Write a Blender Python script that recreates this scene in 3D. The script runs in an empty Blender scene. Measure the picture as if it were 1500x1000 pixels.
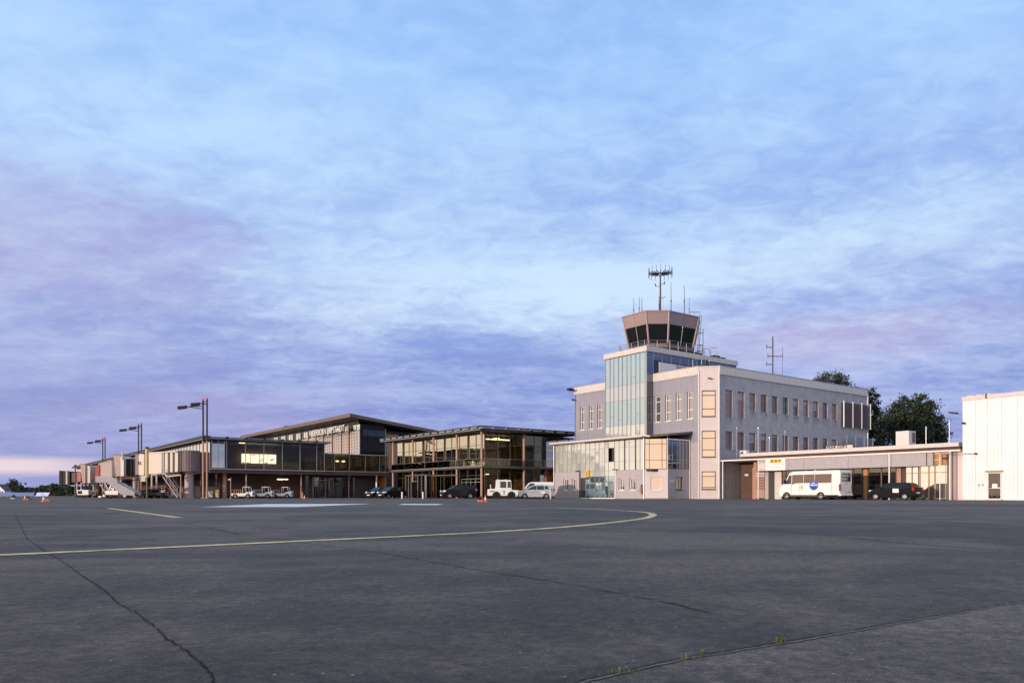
import bpy, bmesh, math, random
from mathutils import Vector, Matrix
R = math.radians
scene = bpy.context.scene
col = scene.collection

# ------------------------------------------------------------------ camera
CAMH = .42
cd = bpy.data.cameras.new('camera'); cam = bpy.data.objects.new('camera', cd); col.objects.link(cam)
cam.location = (0, 0, CAMH); cam.rotation_euler = (R(90), 0, 0)
cd.sensor_width = 36; cd.lens = 1100 / 1500 * 36; cd.shift_y = 224.7 / 1500
cd.clip_start = .05; cd.clip_end = 9000
scene.camera = cam
# ------------------------------------------------------------------ sun and sky
SUN = Vector((-.765, -.644, 0)).normalized(); SEL = 5.0
sl = bpy.data.lights.new('sun', 'SUN'); sl.energy = 3.2; sl.angle = R(.6); sl.color = (1.0, .78, .64)
so = bpy.data.objects.new('sun', sl); col.objects.link(so)
sd = Vector((SUN.x * math.cos(R(SEL)), SUN.y * math.cos(R(SEL)), math.sin(R(SEL))))
so.rotation_euler = sd.to_track_quat('Z', 'Y').to_euler(); so.location = (-60, -40, 60)

class NT:
    def __init__(s, tree): s.t = tree; s.n = tree.nodes; s.l = tree.links
    def node(s, typ, **kw):
        n = s.n.new(typ)
        for k, v in kw.items(): setattr(n, k, v)
        return n
    def set(s, inp, v):
        if isinstance(v, bpy.types.NodeSocket): s.l.new(v, inp)
        elif isinstance(v, (tuple, list)) and len(v) == 3 and inp.type == 'RGBA': inp.default_value = (*v, 1)
        else: inp.default_value = v
    def math(s, op, a, b=0., c=0., clamp=False):
        n = s.node('ShaderNodeMath', operation=op, use_clamp=clamp)
        for i, v in enumerate((a, b, c)): s.set(n.inputs[i], v)
        return n.outputs[0]
    def mix(s, f, a, b, mode='MIX'):
        n = s.node('ShaderNodeMix', data_type='RGBA', blend_type=mode)
        s.set(n.inputs[0], f); s.set(n.inputs[6], a); s.set(n.inputs[7], b)
        return n.outputs[2]
    def noise(s, vec, scale, detail=4, rough=.55, dist=0.):
        n = s.node('ShaderNodeTexNoise'); s.set(n.inputs['Vector'], vec)
        n.inputs['Scale'].default_value = scale; n.inputs['Detail'].default_value = detail
        n.inputs['Roughness'].default_value = rough; n.inputs['Distortion'].default_value = dist
        return n.outputs[0]
    def ss(s, v, a, b):
        n = s.node('ShaderNodeMapRange', interpolation_type='SMOOTHSTEP')
        s.set(n.inputs[0], v); s.set(n.inputs[1], a); s.set(n.inputs[2], b)
        return n.outputs[0]
    def comb(s, x, y, z):
        n = s.node('ShaderNodeCombineXYZ')
        for i, v in enumerate((x, y, z)): s.set(n.inputs[i], v)
        return n.outputs[0]
    def ramp(s, f, pts):
        n = s.node('ShaderNodeValToRGB'); s.set(n.inputs[0], f); e = n.color_ramp.elements
        while len(e) < len(pts): e.new(.5)
        for q, (p, c) in zip(e, pts): q.position = p; q.color = (*c, 1) if len(c) == 3 else c
        return n.outputs[0]
def srgb(r, g, b):
    f = lambda c: (c / 255 / 12.92) if c <= 10 else ((c / 255 + .055) / 1.055) ** 2.4
    return (f(r), f(g), f(b))

def make_world():
    w = bpy.data.worlds.new('World'); scene.world = w; w.use_nodes = True
    t = NT(w.node_tree); t.n.clear()
    out = t.node('ShaderNodeOutputWorld'); bg = t.node('ShaderNodeBackground'); t.l.new(bg.outputs[0], out.inputs[0])
    sky = t.node('ShaderNodeTexSky', sky_type='NISHITA', sun_disc=False)
    sky.sun_elevation = R(SEL); sky.sun_rotation = math.atan2(SUN.x, SUN.y) % (2 * math.pi)
    sky.air_density = 1.2; sky.dust_density = 1.5; sky.ozone_density = 2
    tc = t.node('ShaderNodeTexCoord'); sx = t.node('ShaderNodeSeparateXYZ'); t.l.new(tc.outputs['Generated'], sx.inputs[0])
    x, y, z = sx.outputs
    zc = t.math('MAXIMUM', z, 0.)
    den = t.math('ADD', zc, .16)
    px = t.math('DIVIDE', x, den); py = t.math('DIVIDE', y, den)
    # drifting high cloud sheet seen on a plane overhead
    big = t.noise(t.comb(t.math('MULTIPLY', px, .55), t.math('MULTIPLY', py, .8), 3.1), 1.0, 3, .5, .3)
    mid = t.noise(t.comb(t.math('ADD', t.math('MULTIPLY', px, 1.2), t.math('MULTIPLY', py, .35)), t.math('MULTIPLY', py, 1.7), 8.2), 1.3, 4, .5, .4)
    fine = t.noise(t.comb(px, t.math('MULTIPLY', py, 1.5), 1.7), 5.5, 5, .55, .5)
    pinkn = t.noise(t.comb(t.math('MULTIPLY', px, .5), t.math('MULTIPLY', py, .6), 21.4), .9, 2, .5, .2)
    # cosine of the azimuth from the sun
    hl = t.math('SQRT', t.math('ADD', t.math('MULTIPLY', x, x), t.math('ADD', t.math('MULTIPLY', y, y), 1e-5)))
    ca = t.math('DIVIDE', t.math('ADD', t.math('MULTIPLY', x, SUN.x), t.math('MULTIPLY', y, SUN.y)), hl)
    cell = t.noise(t.comb(px, t.math('MULTIPLY', py, 1.25), 5.3), 11.0, 4, .6, .7)
    base = t.ramp(zc, [(0, srgb(150, 154, 206)), (.05, srgb(124, 139, 204)), (.11, srgb(122, 139, 206)), (.17, srgb(138, 156, 218)), (.26, srgb(146, 172, 230)), (.36, srgb(144, 174, 234)), (.52, srgb(140, 184, 244)), (1, srgb(184, 200, 232))])
    bright = t.ramp(zc, [(0, srgb(190, 190, 228)), (.12, srgb(178, 194, 236)), (.22, srgb(212, 232, 254)), (.32, srgb(198, 226, 254)), (.5, srgb(178, 214, 254)), (1, srgb(200, 214, 238))])
    m = t.math('ADD', t.math('MULTIPLY', big, .75), t.math('ADD', t.math('MULTIPLY', mid, .5), t.math('ADD', t.math('MULTIPLY', fine, .42), t.math('MULTIPLY', cell, .42))))
    # a long bank of thin lit cloud rising gently to the right
    bc = t.math('SUBTRACT', zc, t.math('ADD', .262, t.math('MULTIPLY', x, .075)))
    bank = t.math('MULTIPLY', t.ss(t.math('ABSOLUTE', bc), .075, .0), t.ss(x, -.42, .12))
    m = t.math('ADD', m, t.math('MULTIPLY', bank, .26))
    mask = t.ss(m, .76, 1.42)
    c = t.mix(mask, base, bright)
    dark = t.ss(t.math('ADD', t.math('MULTIPLY', big, .6), t.math('ADD', t.math('MULTIPLY', mid, .5), t.math('MULTIPLY', cell, .2))), .70, .46)
    c = t.mix(t.math('MULTIPLY', dark, .32), c, t.mix(t.ss(zc, 0., .4), srgb(112, 124, 192), srgb(128, 160, 228)))
    # pink undersides, low in the sky
    low = t.ss(zc, .36, .12)
    pk = t.math('MULTIPLY', t.ss(pinkn, .46, .66), low)
    lil = t.math('MULTIPLY', t.ss(ca, -.62, -.05), t.ss(zc, .42, .16))
    c = t.mix(t.math('MULTIPLY', lil, .45), c, srgb(168, 170, 214))
    c = t.mix(t.math('MULTIPLY', pk, .25), c, srgb(200, 182, 214))
    for cx, cz, wx, wz, amt in ((-.50, .285, .24, .085, .30), (.40, .185, .20, .042, .36)):
        ex = t.math('DIVIDE', t.math('SUBTRACT', t.math('ADD', x, t.math('MULTIPLY', t.math('SUBTRACT', mid, .5), .3)), cx), wx); ez = t.math('DIVIDE', t.math('SUBTRACT', t.math('ADD', zc, t.math('MULTIPLY', t.math('SUBTRACT', fine, .5), .06)), cz), wz)
        bl = t.math('MULTIPLY', t.ss(t.math('ADD', t.math('MULTIPLY', ex, ex), t.math('MULTIPLY', ez, ez)), 1., .0), t.math('GREATER_THAN', y, 0.))
        c = t.mix(t.math('MULTIPLY', t.math('MULTIPLY', bl, amt), t.math('SUBTRACT', 1.25, t.math('MULTIPLY', mask, .7))), c, srgb(186, 166, 208))
    # the bright clear strip along the horizon towards the sun
    strip = t.math('MULTIPLY', t.ss(t.math('ADD', zc, t.math('MULTIPLY', t.math('SUBTRACT', mid, .5), .010)), .047, .037), t.ss(zc, .019, .030))
    stripm = t.math('MULTIPLY', strip, t.ss(ca, -.26, -.12))
    c = t.mix(t.math('MULTIPLY', stripm, .8), c, srgb(246, 222, 220))
    glow = t.math('MULTIPLY', t.ss(ca, -.08, .42), t.ss(zc, 1.1, .25))
    gcol = t.ramp(zc, [(0, (1.32, 1.0, .70)), (.10, (1.30, 1.05, .78)), (.28, (1.08, 1.05, .95)), (.6, (.86, .88, .92)), (1, (.55, .64, .85))])
    gl2 = t.math('MULTIPLY', glow, t.math('ADD', .74, t.math('MULTIPLY', mask, .26)))
    c = t.mix(gl2, c, gcol)
    scl = t.node('ShaderNodeVectorMath', operation='SCALE'); t.l.new(c, scl.inputs[0]); scl.inputs[3].default_value = 10.8
    fin = t.mix(.95, sky.outputs[0], scl.outputs[0])
    t.l.new(fin, bg.inputs[0]); bg.inputs[1].default_value = .1
make_world()
vs = scene.view_settings; vs.view_transform = 'Standard'; vs.look = 'None'; vs.exposure = 0; vs.gamma = 1; vs.use_curve_mapping = False
scene.render.engine = 'CYCLES'
scene.cycles.max_bounces = 8; scene.cycles.transparent_max_bounces = 24; scene.cycles.glossy_bounces = 4

# ------------------------------------------------------------------ materials
MATS = {}
def mat(name, c, rough=.6, metal=0., var=.12, scale=3., bump=0., bscale=40., spec=.5, streak=0., emit=None):
    m = bpy.data.materials.new(name); m.use_nodes = True; t = NT(m.node_tree); b = t.n['Principled BSDF']
    tc = t.node('ShaderNodeTexCoord'); o = tc.outputs['Object']
    n = t.noise(o, scale, 5, .6)
    k = t.ss(n, .25, .75)
    lo = tuple(max(0, q * (1 - var)) for q in c); hi = tuple(min(1, q * (1 + var * .8)) for q in c)
    cc = t.mix(k, lo, hi)
    if streak:
        mp = t.node('ShaderNodeMapping'); t.l.new(o, mp.inputs[0]); mp.inputs['Scale'].default_value = (2.6, 2.6, .16)
        sn = t.noise(mp.outputs[0], 1.6, 5, .65)
        cc = t.mix(t.math('MULTIPLY', t.ss(sn, .52, .78), streak), cc, tuple(q * .45 for q in c))
    t.l.new(cc, b.inputs['Base Color'])
    t.set(b.inputs['Roughness'], t.math('ADD', rough - .05, t.math('MULTIPLY', n, .1)))
    b.inputs['Metallic'].default_value = metal; b.inputs['Specular IOR Level'].default_value = spec
    if bump:
        bn = t.node('ShaderNodeBump'); bn.inputs['Strength'].default_value = bump; bn.inputs['Distance'].default_value = .01
        t.l.new(t.noise(o, bscale, 3), bn.inputs['Height']); t.l.new(bn.outputs[0], b.inputs['Normal'])
    if emit:
        b.inputs['Emission Color'].default_value = (*emit[:3], 1); b.inputs['Emission Strength'].default_value = emit[3]
    MATS[name] = m; return m
def glass(name, refl, tint, trans, body=None, rough=.012, wave=.02, bodyamt=1., ior=1.45):
    """a pane: mirror reflection at 'refl' rising to the edge-on angle, over clear tinted glass or an opaque body"""
    m = bpy.data.materials.new(name); m.use_nodes = True; t = NT(m.node_tree); t.n.remove(t.n['Principled BSDF'])
    out = t.n['Material Output']; tc = t.node('ShaderNodeTexCoord')
    gl = t.node('ShaderNodeBsdfGlossy'); gl.inputs['Color'].default_value = (*tint, 1); gl.inputs['Roughness'].default_value = rough
    bn = t.node('ShaderNodeBump'); bn.inputs['Strength'].default_value = wave; bn.inputs['Distance'].default_value = .05
    t.l.new(t.noise(tc.outputs['Object'], 1.3, 2), bn.inputs['Height']); t.l.new(bn.outputs[0], gl.inputs['Normal'])
    tr = t.node('ShaderNodeBsdfTransparent'); tr.inputs['Color'].default_value = (*trans, 1)
    under = tr.outputs[0]
    if body:
        df = t.node('ShaderNodeBsdfDiffuse'); t.set(df.inputs['Color'], t.mix(t.noise(tc.outputs['Object'], .8, 3), tuple(q * .85 for q in body), body))
        ms0 = t.node('ShaderNodeMixShader'); ms0.inputs[0].default_value = bodyamt
        t.l.new(tr.outputs[0], ms0.inputs[1]); t.l.new(df.outputs[0], ms0.inputs[2]); under = ms0.outputs[0]
    fr = t.node('ShaderNodeFresnel'); fr.inputs[0].default_value = ior
    f = t.math('ADD', refl, t.math('MULTIPLY', fr.outputs[0], 1 - refl), clamp=True)
    ms = t.node('ShaderNodeMixShader'); t.l.new(f, ms.inputs[0]); t.l.new(under, ms.inputs[1]); t.l.new(gl.outputs[0], ms.inputs[2])
    t.l.new(ms.outputs[0], out.inputs[0]); MATS[name] = m; return m

def asphalt(name, c, seed):
    m = bpy.data.materials.new(name); m.use_nodes = True; t = NT(m.node_tree); b = t.n['Principled BSDF']
    tc = t.node('ShaderNodeTexCoord'); mp = t.node('ShaderNodeMapping'); t.l.new(tc.outputs['Object'], mp.inputs[0])
    mp.inputs['Location'].default_value = (seed, seed * .7, 0); o = mp.outputs[0]
    stain = t.noise(o, .33, 6, .62, .8)
    st2 = t.noise(o, 1.4, 6, .65, .4)
    fine = t.noise(o, 75., 4, .75)
    grain = t.noise(o, 210., 3, .7)
    mp2 = t.node('ShaderNodeMapping'); t.l.new(o, mp2.inputs[0]); mp2.inputs['Rotation'].default_value = (0, 0, R(34)); mp2.inputs['Scale'].default_value = (.05, .9, 1)
    lane = t.noise(mp2.outputs[0], 1.0, 4, .6)
    wide = t.noise(o, .11, 3, .5, .6)
    k = t.math('ADD', t.math('ADD', t.math('MULTIPLY', stain, .42), t.math('MULTIPLY', wide, .25)), t.math('ADD', t.math('MULTIPLY', st2, .3), t.math('MULTIPLY', lane, .13)))
    kk = t.ss(k, .46, .63)
    cc = t.ramp(kk, [(0, tuple(q * .48 for q in c)), (.35, tuple(q * .78 for q in c)), (.6, c), (1, tuple(q * 1.4 for q in c))])
    cc = t.mix(t.ss(grain, .40, .60), t.mix(1., cc, (.50, .50, .51), 'MULTIPLY'), cc)
    cc = t.mix(t.math('MULTIPLY', t.ss(fine, .55, .70), .55), cc, tuple(q * 2.1 for q in c))
    agg = t.noise(o, 17., 8, .9)
    cc = t.mix(1., cc, t.ramp(t.ss(agg, .36, .64), [(0, (.48, .48, .49)), (.5, (1., 1., 1.)), (1, (1.65, 1.62, 1.58))]), 'MULTIPLY')
    vo = t.node('ShaderNodeTexVoronoi'); t.l.new(o, vo.inputs['Vector']); vo.inputs['Scale'].default_value = 38.
    wn = t.node('ShaderNodeTexWhiteNoise', noise_dimensions='3D'); t.l.new(vo.outputs['Position'], wn.inputs['Vector'])
    chip = t.math('MULTIPLY', t.math('LESS_THAN', vo.outputs['Distance'], .16), t.math('GREATER_THAN', wn.outputs[0], .972))
    cc = t.mix(t.math('MULTIPLY', chip, .75), cc, (.42, .41, .39))
    t.l.new(cc, b.inputs['Base Color'])
    t.set(b.inputs['Roughness'], t.math('ADD', .62, t.math('MULTIPLY', stain, .3)))
    b.inputs['Specular IOR Level'].default_value = .35
    bn = t.node('ShaderNodeBump'); bn.inputs['Strength'].default_value = .55; bn.inputs['Distance'].default_value = .004
    t.set(bn.inputs['Height'], t.math('ADD', t.math('MULTIPLY', fine, .7), t.math('ADD', grain, t.math('MULTIPLY', st2, .6))))
    t.l.new(bn.outputs[0], b.inputs['Normal']); MATS[name] = m; return m

def dirty_masonry():
    """rain has washed dirt down from each sill of the long side"""
    m = MATS['masonry_grey']; t = NT(m.node_tree); b = t.n['Principled BSDF']; src = b.inputs['Base Color'].links[0].from_socket
    tc = t.node('ShaderNodeTexCoord'); sx = t.node('ShaderNodeSeparateXYZ'); t.l.new(tc.outputs['Object'], sx.inputs[0]); x, y, z = sx.outputs
    fx = t.math('MODULO', t.math('SUBTRACT', x, 2.66 - 21.3), 2.13); inw = t.math('MULTIPLY', t.ss(fx, -.12, .06), t.ss(fx, 1.36, 1.16))
    dn = t.ss(t.noise(t.comb(t.math('MULTIPLY', x, 5.), 0., t.math('MULTIPLY', z, .5)), 1.3, 4, .6), .38, .62)
    run = t.math('MULTIPLY', t.ss(z, 8.5, 9.85), t.math('LESS_THAN', z, 9.96)); run2 = t.math('MULTIPLY', t.ss(z, 7.9, 8.9), t.math('LESS_THAN', z, 8.98)); sel = t.math('LESS_THAN', x, 6.4)
    top = t.math('MULTIPLY', t.ss(z, 12.6, 13.6), .35)
    rn = t.math('ADD', t.math('MULTIPLY', run, t.math('SUBTRACT', 1., sel)), t.math('MULTIPLY', run2, sel))
    f = t.math('MULTIPLY', t.math('MAXIMUM', t.math('MULTIPLY', rn, inw), top), dn)
    t.l.new(t.mix(t.math('MULTIPLY', f, .62), src, (.11, .10, .10)), b.inputs['Base Color'])
def worn(name, under):
    """paint worn through to the asphalt in places"""
    m = MATS[name]; t = NT(m.node_tree); b = t.n['Principled BSDF']; src = b.inputs['Base Color'].links[0].from_socket; tc = t.node('ShaderNodeTexCoord')
    w = t.math('ADD', t.math('MULTIPLY', t.noise(tc.outputs['Object'], 2.2, 6, .7), .6), t.math('MULTIPLY', t.noise(tc.outputs['Object'], 28., 5, .8), .5))
    t.l.new(t.mix(t.math('MULTIPLY', t.ss(w, .53, .66), .75), src, under), b.inputs['Base Color'])
asphalt('asphalt', (.128, .099, .078), 3.); asphalt('asphalt_slab', (.142, .111, .089), 41.)
mat('tar', (.036, .031, .027), .95, var=.4, scale=30, bump=.6, spec=.05); mat('seam_edge', (.15, .135, .12), .95, var=.3, scale=30, bump=.5)
mat('yellow_paint', (.80, .60, .27), .7, var=.35, scale=14, bump=.3, bscale=150); mat('white_marking', (.90, .84, .76), .7, var=.25, scale=9)
mat('faded_marking', (.30, .29, .29), .8, var=.4, scale=6)
mat('field_grass', (.05, .075, .025), .95, var=.4, scale=.4)
mat('grey_panel', (.30, .295, .345), .5, var=.07, scale=.7, streak=.28); mat('masonry_grey', (.40, .38, .40), .85, var=.16, scale=1.4, bump=.5, bscale=9, streak=.75)
mat('cream_paint', (.64, .58, .545), .6, var=.08, scale=2, streak=.25); mat('white_paint', (.80, .79, .77), .5, var=.05, scale=3, streak=.08)
mat('plaster_lilac', (.42, .385, .40), .8, var=.09, scale=2.5, bump=.15, bscale=120, streak=.28)
mat('chamfer_paint', (.70, .60, .585), .7, var=.07, scale=2, streak=.18)
mat('hangar_sheet', (.77, .79, .80), .45, var=.06, scale=.8, streak=.22)
mat('interior_dark', (.035, .030, .030), .9, var=.3, scale=1.2); mat('interior_brown', (.13, .082, .056), .8, var=.35, scale=1.5)
mat('interior_floor', (.14, .115, .095), .5, var=.2, scale=2); mat('ceiling_wood', (.13, .085, .06), .7, var=.25, scale=4)
mat('frame_white', (.74, .72, .71), .4, var=.06, scale=8); mat('frame_dark', (.05, .05, .055), .45, var=.15, scale=8); mat('frame_alu', (.42, .42, .42), .38, .7, var=.1, scale=8)
mat('frame_bronze', (.14, .12, .10), .45, .4, var=.15, scale=8)
mat('roof_dark', (.05, .052, .058), .6, var=.25, scale=2); mat('roof_light', (.33, .33, .34), .5, .3, var=.12, scale=2); mat('roof_felt', (.10, .095, .10), .95, var=.3, scale=3)
mat('cab_metal', (.37, .275, .27), .48, .15, var=.07, scale=1.2, streak=.06); mat('rail_steel', (.34, .34, .36), .4, .6, var=.1, scale=9)
mat('black_metal', (.022, .022, .026), .45, .2, var=.2, scale=8); mat('salmon_post', (.44, .25, .18), .55, var=.12, scale=6, streak=.12)
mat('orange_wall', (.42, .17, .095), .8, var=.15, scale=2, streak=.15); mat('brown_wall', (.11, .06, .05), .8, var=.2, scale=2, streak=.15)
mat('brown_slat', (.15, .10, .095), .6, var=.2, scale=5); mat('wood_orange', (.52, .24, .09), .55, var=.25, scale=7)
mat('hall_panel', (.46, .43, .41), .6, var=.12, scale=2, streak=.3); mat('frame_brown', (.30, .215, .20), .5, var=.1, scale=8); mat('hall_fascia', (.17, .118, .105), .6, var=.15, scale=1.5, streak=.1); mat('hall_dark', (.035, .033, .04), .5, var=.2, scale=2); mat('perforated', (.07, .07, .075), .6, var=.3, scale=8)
mat('bridge_cream', (.62, .53, .45), .5, var=.06, scale=2, streak=.16); mat('bridge_pink', (.44, .34, .315), .55, var=.07, scale=2, streak=.14); mat('curtain_brown', (.22, .165, .165), .6, var=.12, scale=6)
mat('red_panel', (.30, .028, .025), .5, var=.1, scale=4); mat('red_dark', (.07, .012, .012), .6, var=.15, scale=4); mat('post_yellow', (.70, .50, .16), .5, var=.1, scale=5)
mat('concrete', (.36, .33, .31), .85, var=.15, scale=4, bump=.3); mat('steel', (.45, .44, .44), .4, .8, var=.15, scale=6)
mat('tyre', (.018, .018, .018), .85, var=.2, scale=20, bump=.3); mat('rim', (.55, .55, .57), .35, .7, var=.1, scale=10)
mat('car_black', (.006, .007, .010), .14, 0., var=.1, scale=3, spec=.3); mat('car_silver', (.55, .57, .60), .28, .5, var=.05, scale=3); mat('car_dark', (.010, .011, .014), .2, 0., var=.1, scale=3, spec=.3)
mat('bus_white', (.80, .79, .77), .3, var=.04, scale=3); mat('tug_white', (.80, .79, .74), .4, var=.06, scale=3, streak=.10); mat('plastic_black', (.016, .015, .016), .6, var=.2, scale=12, spec=.2)
mat('lamp_red', (.38, .012, .015), .25, var=.1, scale=12); mat('lamp_clear', (.75, .75, .74), .2, var=.05, scale=12)
mat('orange_plastic', (.80, .17, .03), .5, var=.1, scale=9); mat('sign_white', (.82, .81, .79), .4, var=.03, scale=4); mat('sign_orange', (.85, .42, .03), .45, var=.05, scale=5)
mat('ink', (.03, .025, .03), .6, var=.1, scale=9); mat('ink_grey', (.35, .34, .34), .6, var=.1, scale=9); mat('letter_brown', (.11, .055, .05), .6, var=.1, scale=9)
mat('badge_blue', (.05, .16, .52), .35, var=.25, scale=3); mat('badge_deep', (.015, .08, .30), .35, var=.1, scale=3); mat('badge_pale', (.62, .68, .92), .35, var=.05, scale=3)
mat('barrier_blue', (.10, .20, .46), .6, var=.2, scale=1.2); mat('leaf', (.030, .044, .018), .7, var=.5, scale=.9); mat('leaf_dark', (.040, .058, .026), .75, var=.45, scale=.6)
mat('bark', (.07, .05, .038), .9, var=.3, scale=6, bump=.4); mat('weed', (.10, .145, .04), .7, var=.35, scale=60); mat('skin_lamp', (.8, .78, .7), .4)
mat('backlit', (.8, .8, .72), .5, var=.03, emit=(1., .98, .92, 2.4)); mat('backlit_red', (.6, .05, .05), .5, emit=(.9, .08, .09, 1.8)); mat('lit_lamp', (.9, .9, .8), .4, emit=(1., .88, .60, 5.))
mat('red_beacon', (.5, .02, .03), .3, emit=(1., .05, .08, .25)); mat('screen_dim', (.4, .4, .3), .4, var=.3, scale=6, emit=(.8, .8, .6, .12))
glass('glass_clear', .01, (1., .97, .9), (.74, .71, .60), ior=1.25); glass('glass_rail', .03, (1., 1., .95), (.93, .93, .90), ior=1.2); glass('glass_terminal', .52, (1., 1., .86), (.58, .56, .46), wave=.012)
glass('glass_mirror', .70, (.64, .81, .90), (.3, .4, .4), (.18, .26, .31), wave=.06); glass('glass_frost', .30, (.92, 1., .95), (.5, .5, .5), (.60, .62, .585), rough=.05, wave=.05); glass('glass_frost_dim', .36, (.93, .98, .96), (.5, .5, .5), (.53, .56, .53), rough=.03, wave=.05)
glass('glass_lilac', .58, (.82, .87, .94), (.5, .5, .5), (.34, .37, .42), rough=.03, wave=.06); glass('glass_night', .05, (.8, .9, .9), (.02, .03, .03), (.008, .010, .011)); glass('glass_blue', .16, (.8, .88, 1.), (.1, .1, .12), (.03, .04, .065))
glass('glass_office', .42, (1., .97, .93), (.30, .28, .27), (.12, .085, .075), bodyamt=.5); glass('glass_peach', .66, (1., .90, .80), (.3, .2, .15), (.42, .24, .16), rough=.03)  # glass_peach carries the peach of the reflected sky glow in tint and body
glass('glass_blind_dark', .08, (1., .95, .92), (.2, .15, .13), (.17, .105, .10), ior=1.35); glass('glass_blind', .06, (1., .95, .92), (.2, .15, .13), (.34, .21, .185), ior=1.3); glass('glass_car', .03, (.9, .95, 1.), (.25, .27, .28), ior=1.3); glass('glass_bus', .10, (1., .88, .82), (.25, .2, .18), (.15, .085, .07), bodyamt=.75, ior=1.35); glass('glass_green', .14, (.85, 1., .95), (.12, .17, .16), (.035, .05, .05), bodyamt=.7)

dirty_masonry(); worn('yellow_paint', (.12, .10, .08)); worn('white_marking', (.2, .18, .16))
# ------------------------------------------------------------------ the grid all buildings share
TH = R(36.6); GU = (math.cos(TH), math.sin(TH)); GV = (-math.sin(TH), math.cos(TH)); GC = (290 / 1100 * 81, 81.)
def g2w(a, b, z=0): return Vector((GC[0] + a * GU[0] + b * GV[0], GC[1] + a * GU[1] + b * GV[1], z))
def w2g(X, Y):
    dx, dy = X - GC[0], Y - GC[1]; return (dx * GU[0] + dy * GU[1], dx * GV[0] + dy * GV[1])
def pw(px, Y, z=0): return Vector(((px - 750) / 1100 * Y, Y, z))     # where a bearing from the survey point meets a distance
def gpx(px, Y): return w2g((px - 750) / 1100 * Y, Y)
def onA(a, px):
    k = (px - 750) / 1100; w = g2w(a, 0); return (k * w.y - w.x) / (GV[0] - k * GV[1])
def onB(b, px):
    k = (px - 750) / 1100; w = g2w(0, b); return (k * w.y - w.x) / (GU[0] - k * GU[1])
ORG = {}
rnd = random.Random(7)
def tag(o, label=None, cat=None, group=None, kind=None):
    for k, v in (('label', label), ('category', cat), ('group', group), ('kind', kind)):
        if v: o[k] = v
    return o
def root(name, label, cat, loc=None, rz=0., grid=None, group=None):
    o = bpy.data.objects.new(name, None); col.objects.link(o); o.empty_display_size = .3
    if grid: o.location = g2w(grid[0], grid[1], grid[2] if len(grid) > 2 else 0); o.rotation_euler.z = TH; ORG[o] = Vector((grid[0], grid[1], grid[2] if len(grid) > 2 else 0))
    else: o.location = loc; o.rotation_euler.z = rz; ORG[o] = Vector((0, 0, 0))
    return tag(o, label, cat, group)
class Fac:
    """a vertical facade: s runs to the viewer's right, d comes out of the wall"""
    def __init__(s, P, h, n): s.P = Vector((*P, 0)); s.h = Vector((*h, 0)).normalized(); s.n = Vector((*n, 0)).normalized()
    def __call__(s, q, z, d=0): return s.P + s.h * q + s.n * d + Vector((0, 0, z))
def FA(a, b): return Fac((a, b), (0, -1), (-1, 0))
def FB(a, b): return Fac((a, b), (1, 0), (0, -1))
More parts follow.
